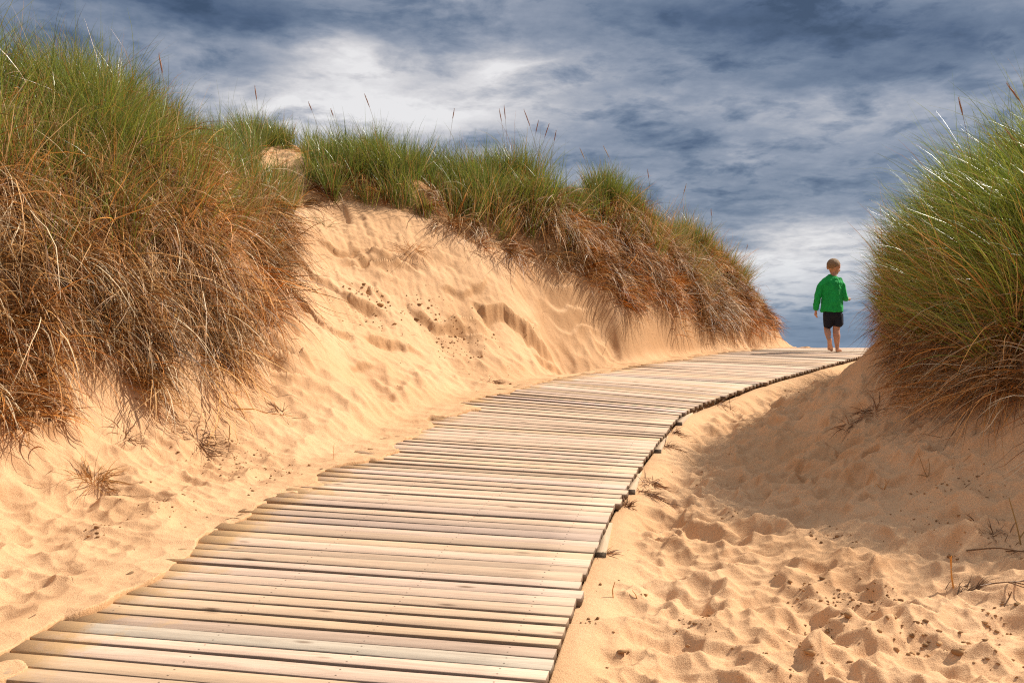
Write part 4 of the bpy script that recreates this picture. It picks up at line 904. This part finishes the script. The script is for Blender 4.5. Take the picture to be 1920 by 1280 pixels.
def crumbs():
    """damp crusts broken into crumbs: irregular lumps lying on the sand"""
    r = np.random.default_rng(43)
    X, Y, S = [], [], []
    def add(x, y, s): X.append(x); Y.append(y); S.append(s)
    x, y = cand(5200, -3.4, 5.0, 2.6, 13, r); z, px, py, sl, hg = side_info(x, y); lat, dist = path_lat(x, y)
    ph = fbm(x / .45, y / .35, 3, 70)
    k = (np.abs(lat) > W / 2 + .05) & (r.random(len(x)) < .03 + .75 * sstep(.12, .5, ph)) & ~((px < 560) & (py < 800)); x, y = x[k], y[k]
    add(x, y, r.gamma(2.0, .0014, len(x)) + .0015)
    for px, py, n, sd, s in [(840, 628, 140, .15, .012), (870, 645, 120, .2, .007), (700, 560, 60, .12, .016), (1180, 730, 20, .1, .006), (700, 590, 40, .15, .008), (1370, 735, 20, .1, .01), (440, 850, 120, .16, .0055), (400, 860, 60, .12, .006), (500, 885, 60, .12, .006), (180, 990, 24, .06, .008), (300, 940, 40, .12, .006),
                             (1330, 880, 40, .05, .007), (1365, 955, 24, .05, .009), (1310, 1165, 40, .06, .009), (1560, 1010, 40, .10, .008), (1540, 1120, 60, .08, .009), (1600, 1130, 50, .07, .009), (1730, 1220, 50, .06, .012), (1560, 1180, 70, .08, .011), (1640, 1130, 50, .06, .008), (1500, 1240, 50, .08, .010), (1880, 1180, 40, .06, .010), (1850, 1210, 40, .05, .012), (1160, 1220, 6, .05, .012), (1105, 1165, 16, .03, .010), (1800, 900, 80, .10, .006), (1750, 950, 60, .10, .006), (1660, 770, 40, .12, .007), (1790, 1000, 40, .1, .006)]:
        n = int(n * (.6 if px > 1000 else .8)); cx_, cy_ = hit(px, py); add(cx_ + r.normal(0, sd, n), cy_ + r.normal(0, sd, n), r.gamma(2.0, s / 2.0, n) * .36 + .0018)
    x, y, s = map(np.concatenate, (X, Y, S)); lat, _ = path_lat(x, y); k = (np.abs(lat) > W / 2 + .03); x, y, s = x[k], y[k], s[k]; n = len(x)
    import mathutils
    t = (1 + 5 ** .5) / 2
    iv = np.array([(-1, t, 0), (1, t, 0), (-1, -t, 0), (1, -t, 0), (0, -1, t), (0, 1, t), (0, -1, -t), (0, 1, -t), (t, 0, -1), (t, 0, 1), (-t, 0, -1), (-t, 0, 1)]) / math.sqrt(1 + t * t)
    fi = np.array([(0, 11, 5), (0, 5, 1), (0, 1, 7), (0, 7, 10), (0, 10, 11), (1, 5, 9), (5, 11, 4), (11, 10, 2), (10, 7, 6), (7, 1, 8), (3, 9, 4), (3, 4, 2), (3, 2, 6), (3, 6, 8), (3, 8, 9), (4, 9, 5), (2, 4, 11), (6, 2, 10), (8, 6, 7), (9, 8, 1)])
    V = iv[None] * (1 + r.normal(0, .30, (n, 12, 1))); V = V * s[:, None, None] * np.stack([r.uniform(.7, 1.5, n), r.uniform(.7, 1.4, n), r.uniform(.45, .95, n)], 1)[:, None]
    V = V + np.stack([x, y, H(x, y) + s * .30], 1)[:, None]
    c = np.array([.42, .24, .115])[None] * r.uniform(.55, 1.2, (n, 1))
    m, nt, b = new_mat('damp sand crumbs'); at = N(nt, 'ShaderNodeAttribute'); at.attribute_name = 'col'; L(nt, at.outputs['Color'], b.inputs['Base Color']); b.inputs['Roughness'].default_value = .95; b.inputs['Specular IOR Level'].default_value = .1
    f = (fi[None] + np.arange(n)[:, None, None] * 12).reshape(-1, 3)
    tag(mk_mesh('sand_crumbs', V.reshape(-1, 3), f, m, attrs={'col': np.repeat(c, 12, axis=0)}), 'dark crumbs of damp sand scattered over both sides of the walk', 'sand crumbs', kind='stuff')
crumbs()
# ------------------------------------------------------------------ sun, sky, camera
SUN_EL, SUN_AZ = 44.0, 65.0          # azimuth clockwise from the view direction (+Y)
def sun_sky():
    w = bpy.data.worlds.new('World'); SC.world = w; w.use_nodes = True
    nt = w.node_tree; bg = nt.nodes['Background']; out = nt.nodes['World Output']
    sky = N(nt, 'ShaderNodeTexSky'); sky.sky_type = 'NISHITA'; sky.sun_disc = False
    sky.sun_elevation = radians(SUN_EL); sky.sun_rotation = radians(SUN_AZ)
    tc = N(nt, 'ShaderNodeTexCoord'); sp = N(nt, 'ShaderNodeSeparateXYZ'); L(nt, tc.outputs['Generated'], sp.inputs[0])
    def M(op, a, b=None, c=None, clamp=False):
        n = nt.nodes.new('ShaderNodeMath'); n.operation = op; n.use_clamp = clamp
        for i, v in enumerate((a, b, c)):
            if v is None: continue
            if isinstance(v, (int, float)): n.inputs[i].default_value = v
            else: L(nt, v, n.inputs[i])
        return n.outputs[0]
    X, Y, Z = sp.outputs
    az = M('ARCTAN2', X, Y)                                   # bearing
    hz = M('SQRT', M('ADD', M('MULTIPLY', X, X), M('MULTIPLY', Y, Y)))
    te = M('DIVIDE', Z, M('MAXIMUM', hz, .02))                # tan of elevation
    # cloud sheet seen in perspective
    den = M('ADD', M('MAXIMUM', Z, 0.0), .13)
    cb = N(nt, 'ShaderNodeCombineXYZ'); L(nt, M('DIVIDE', X, den), cb.inputs[0]); L(nt, M('DIVIDE', Y, den), cb.inputs[1])
    mp = N(nt, 'ShaderNodeMapping'); mp.inputs['Scale'].default_value = (1.15, 1.15, 1.0); mp.inputs['Location'].default_value = (SKYX, SKYY, 0); mp.inputs['Rotation'].default_value = (0, 0, radians(-14)); L(nt, cb.outputs[0], mp.inputs[0])
    n1 = N(nt, 'ShaderNodeTexNoise', Scale=1.5, Detail=9.0, Roughness=.56, Distortion=.15); L(nt, mp.outputs[0], n1.inputs['Vector'])
    n2 = N(nt, 'ShaderNodeTexNoise', Scale=4.6, Detail=9.0, Roughness=.60, Distortion=.25); L(nt, mp.outputs[0], n2.inputs['Vector'])
    # drift of the bearings so the cloud masses have ragged edges
    wz = M('MULTIPLY', M('SUBTRACT', n1.outputs['Fac'], .5), .16)
    wt = M('MULTIPLY', M('SUBTRACT', n2.outputs['Fac'], .5), .05)
    u = M('ADD', az, wz); v = M('ADD', te, M('ADD', wt, M('MULTIPLY', wz, -.3)))
    acc = None
    # cloud masses: bearing / elevation as photo coordinates, strength, half widths, tilt
    for px, py, a, sx, sy, tl in SKYM:
        u0 = math.atan((px - CX) / F); v0 = (YH - py) / F * math.cos(u0); su = sx / F; sv = sy / F
        du = M('SUBTRACT', u, u0); dv = M('SUBTRACT', v, v0)
        if tl: dv = M('SUBTRACT', dv, M('MULTIPLY', du, tl))
        q = M('ADD', M('POWER', M('ABSOLUTE', M('DIVIDE', du, su)), 2.0), M('POWER', M('ABSOLUTE', M('DIVIDE', dv, sv)), 2.0))
        g = M('MULTIPLY', M('EXPONENT', M('MULTIPLY', q, -1.0)), a)
        acc = g if acc is None else M('ADD', acc, g)
    B = M('ADD', acc, SKYB)
    B = M('ADD', B, M('MULTIPLY', M('SUBTRACT', n1.outputs['Fac'], .5), .95))
    B = M('ADD', B, M('MULTIPLY', M('SUBTRACT', n2.outputs['Fac'], .5), .78))
    n3 = N(nt, 'ShaderNodeTexNoise', Scale=11.0, Detail=8.0, Roughness=.62); L(nt, mp.outputs[0], n3.inputs['Vector'])
    B = M('ADD', B, M('MULTIPLY', M('SUBTRACT', .16, M('ABSOLUTE', M('SUBTRACT', n2.outputs['Fac'], .5))), .9))      # billow edges
    B = M('ADD', B, M('MULTIPLY', M('SUBTRACT', n3.outputs['Fac'], .5), .42))
    B = M('ADD', B, M('MULTIPLY', M('SMOOTH_MAX', M('SUBTRACT', te, .50), 0.0, .1), .25), clamp=False)  # thinner, brighter cloud overhead
    B = M('ADD', M('MULTIPLY', B, .84), .075)
    cr = N(nt, 'ShaderNodeValToRGB'); L(nt, B, cr.inputs['Fac']); r = cr.color_ramp
    def s2l(c): return tuple(((x / 255) / 12.92 if x / 255 < .04 else ((x / 255 + .055) / 1.055) ** 2.4) for x in c) + (1,)
    cols = [(0, (58, 76, 102)), (.16, (80, 98, 126)), (.34, (112, 127, 150)), (.52, (148, 157, 174)), (.70, (188, 190, 198)), (.86, (222, 220, 222)), (1.0, (244, 242, 242))]
    r.elements[0].position = 0; r.elements[0].color = s2l(cols[0][1]); r.elements[1].position = 1; r.elements[1].color = s2l(cols[-1][1])
    for p, c in cols[1:-1]: e = r.elements.new(p); e.color = s2l(c)
    # blue air low down
    lowm = N(nt, 'ShaderNodeMapRange'); L(nt, te, lowm.inputs[0]); lowm.inputs[1].default_value = .12; lowm.inputs[2].default_value = .0; lowm.inputs[3].default_value = 0; lowm.inputs[4].default_value = .75
    mx = N(nt, 'ShaderNodeMixRGB'); L(nt, lowm.outputs[0], mx.inputs[0]); L(nt, cr.outputs[0], mx.inputs[1]); mx.inputs[2].default_value = s2l((122, 150, 184))
    # open sky where the cloud is thinnest
    sc = N(nt, 'ShaderNodeVectorMath', operation='SCALE'); L(nt, sky.outputs[0], sc.inputs[0]); sc.inputs['Scale'].default_value = .10
    mx2 = N(nt, 'ShaderNodeMixRGB'); mx2.inputs[0].default_value = .10; L(nt, mx.outputs[0], mx2.inputs[1]); L(nt, sc.outputs[0], mx2.inputs[2])
    L(nt, mx2.outputs[0], bg.inputs['Color']); bg.inputs['Strength'].default_value = SKYS
    ld = bpy.data.lights.new('sun', 'SUN'); ld.energy = SUNE; ld.angle = radians(.53); ld.color = (1.0, .93, .82)
    lo = bpy.data.objects.new('sun', ld); COL.objects.link(lo)
    from mathutils import Vector
    d = Vector((math.cos(radians(SUN_EL)) * math.sin(radians(SUN_AZ)), math.cos(radians(SUN_EL)) * math.cos(radians(SUN_AZ)), math.sin(radians(SUN_EL))))
    lo.rotation_euler = d.to_track_quat('Z', 'Y').to_euler(); lo.location = d * 30
SUNE = 5.0; SKYS = .80
SKYX, SKYY, SKYB = 3.1, 1.7, .40
SKYM = [(660, 120, .58, 120, 50, 0), (540, 200, .58, 190, 45, 0), (300, 90, .18, 130, 45, 0), (960, 135, .50, 120, 36, 0), (820, 210, .50, 200, 45, 0),
        (1470, 490, .55, 220, 58, 0), (1620, 420, .15, 160, 30, 0), (1480, 560, .22, 150, 25, 0), (1250, 190, .10, 200, 40, 0), (1850, 120, .12, 120, 40, 0), (1390, 290, .14, 60, 25, 0),
        (1550, 45, -.40, 330, 50, -.1), (1660, 135, -.32, 260, 35, 0), (450, 15, -.40, 260, 35, 0), (1250, 20, -.20, 200, 50, 0), (1380, 390, -.22, 220, 45, 0), (1600, 290, -.12, 250, 40, 0),
        (1200, 255, -.14, 120, 30, 0), (60, 60, -.2, 120, 60, 0), (420, 110, -.12, 100, 25, 0), (1580, 620, -.30, 300, 45, 0), (1850, 320, -.15, 200, 60, 0)]
sun_sky()
cd = bpy.data.cameras.new('camera'); cam = bpy.data.objects.new('camera', cd); COL.objects.link(cam)
cam.location = (0, 0, EYE); cam.rotation_euler = (radians(90), 0, 0)
cd.sensor_width = 36; cd.lens = 36 * F / 1920; cd.shift_y = (YH - 640) / 1920; cd.clip_start = .05; cd.clip_end = 6000
SC.camera = cam
SC.view_settings.view_transform = 'Standard'; SC.view_settings.look = 'None'; SC.view_settings.exposure = .27; SC.view_settings.gamma = 1
SC.cycles.pixel_filter_type = 'BLACKMAN_HARRIS'; SC.cycles.filter_width = 1.15
SC.cycles.use_denoising = False
SC.cycles.max_bounces = 5; SC.cycles.diffuse_bounces = 2; SC.cycles.transparent_max_bounces = 4
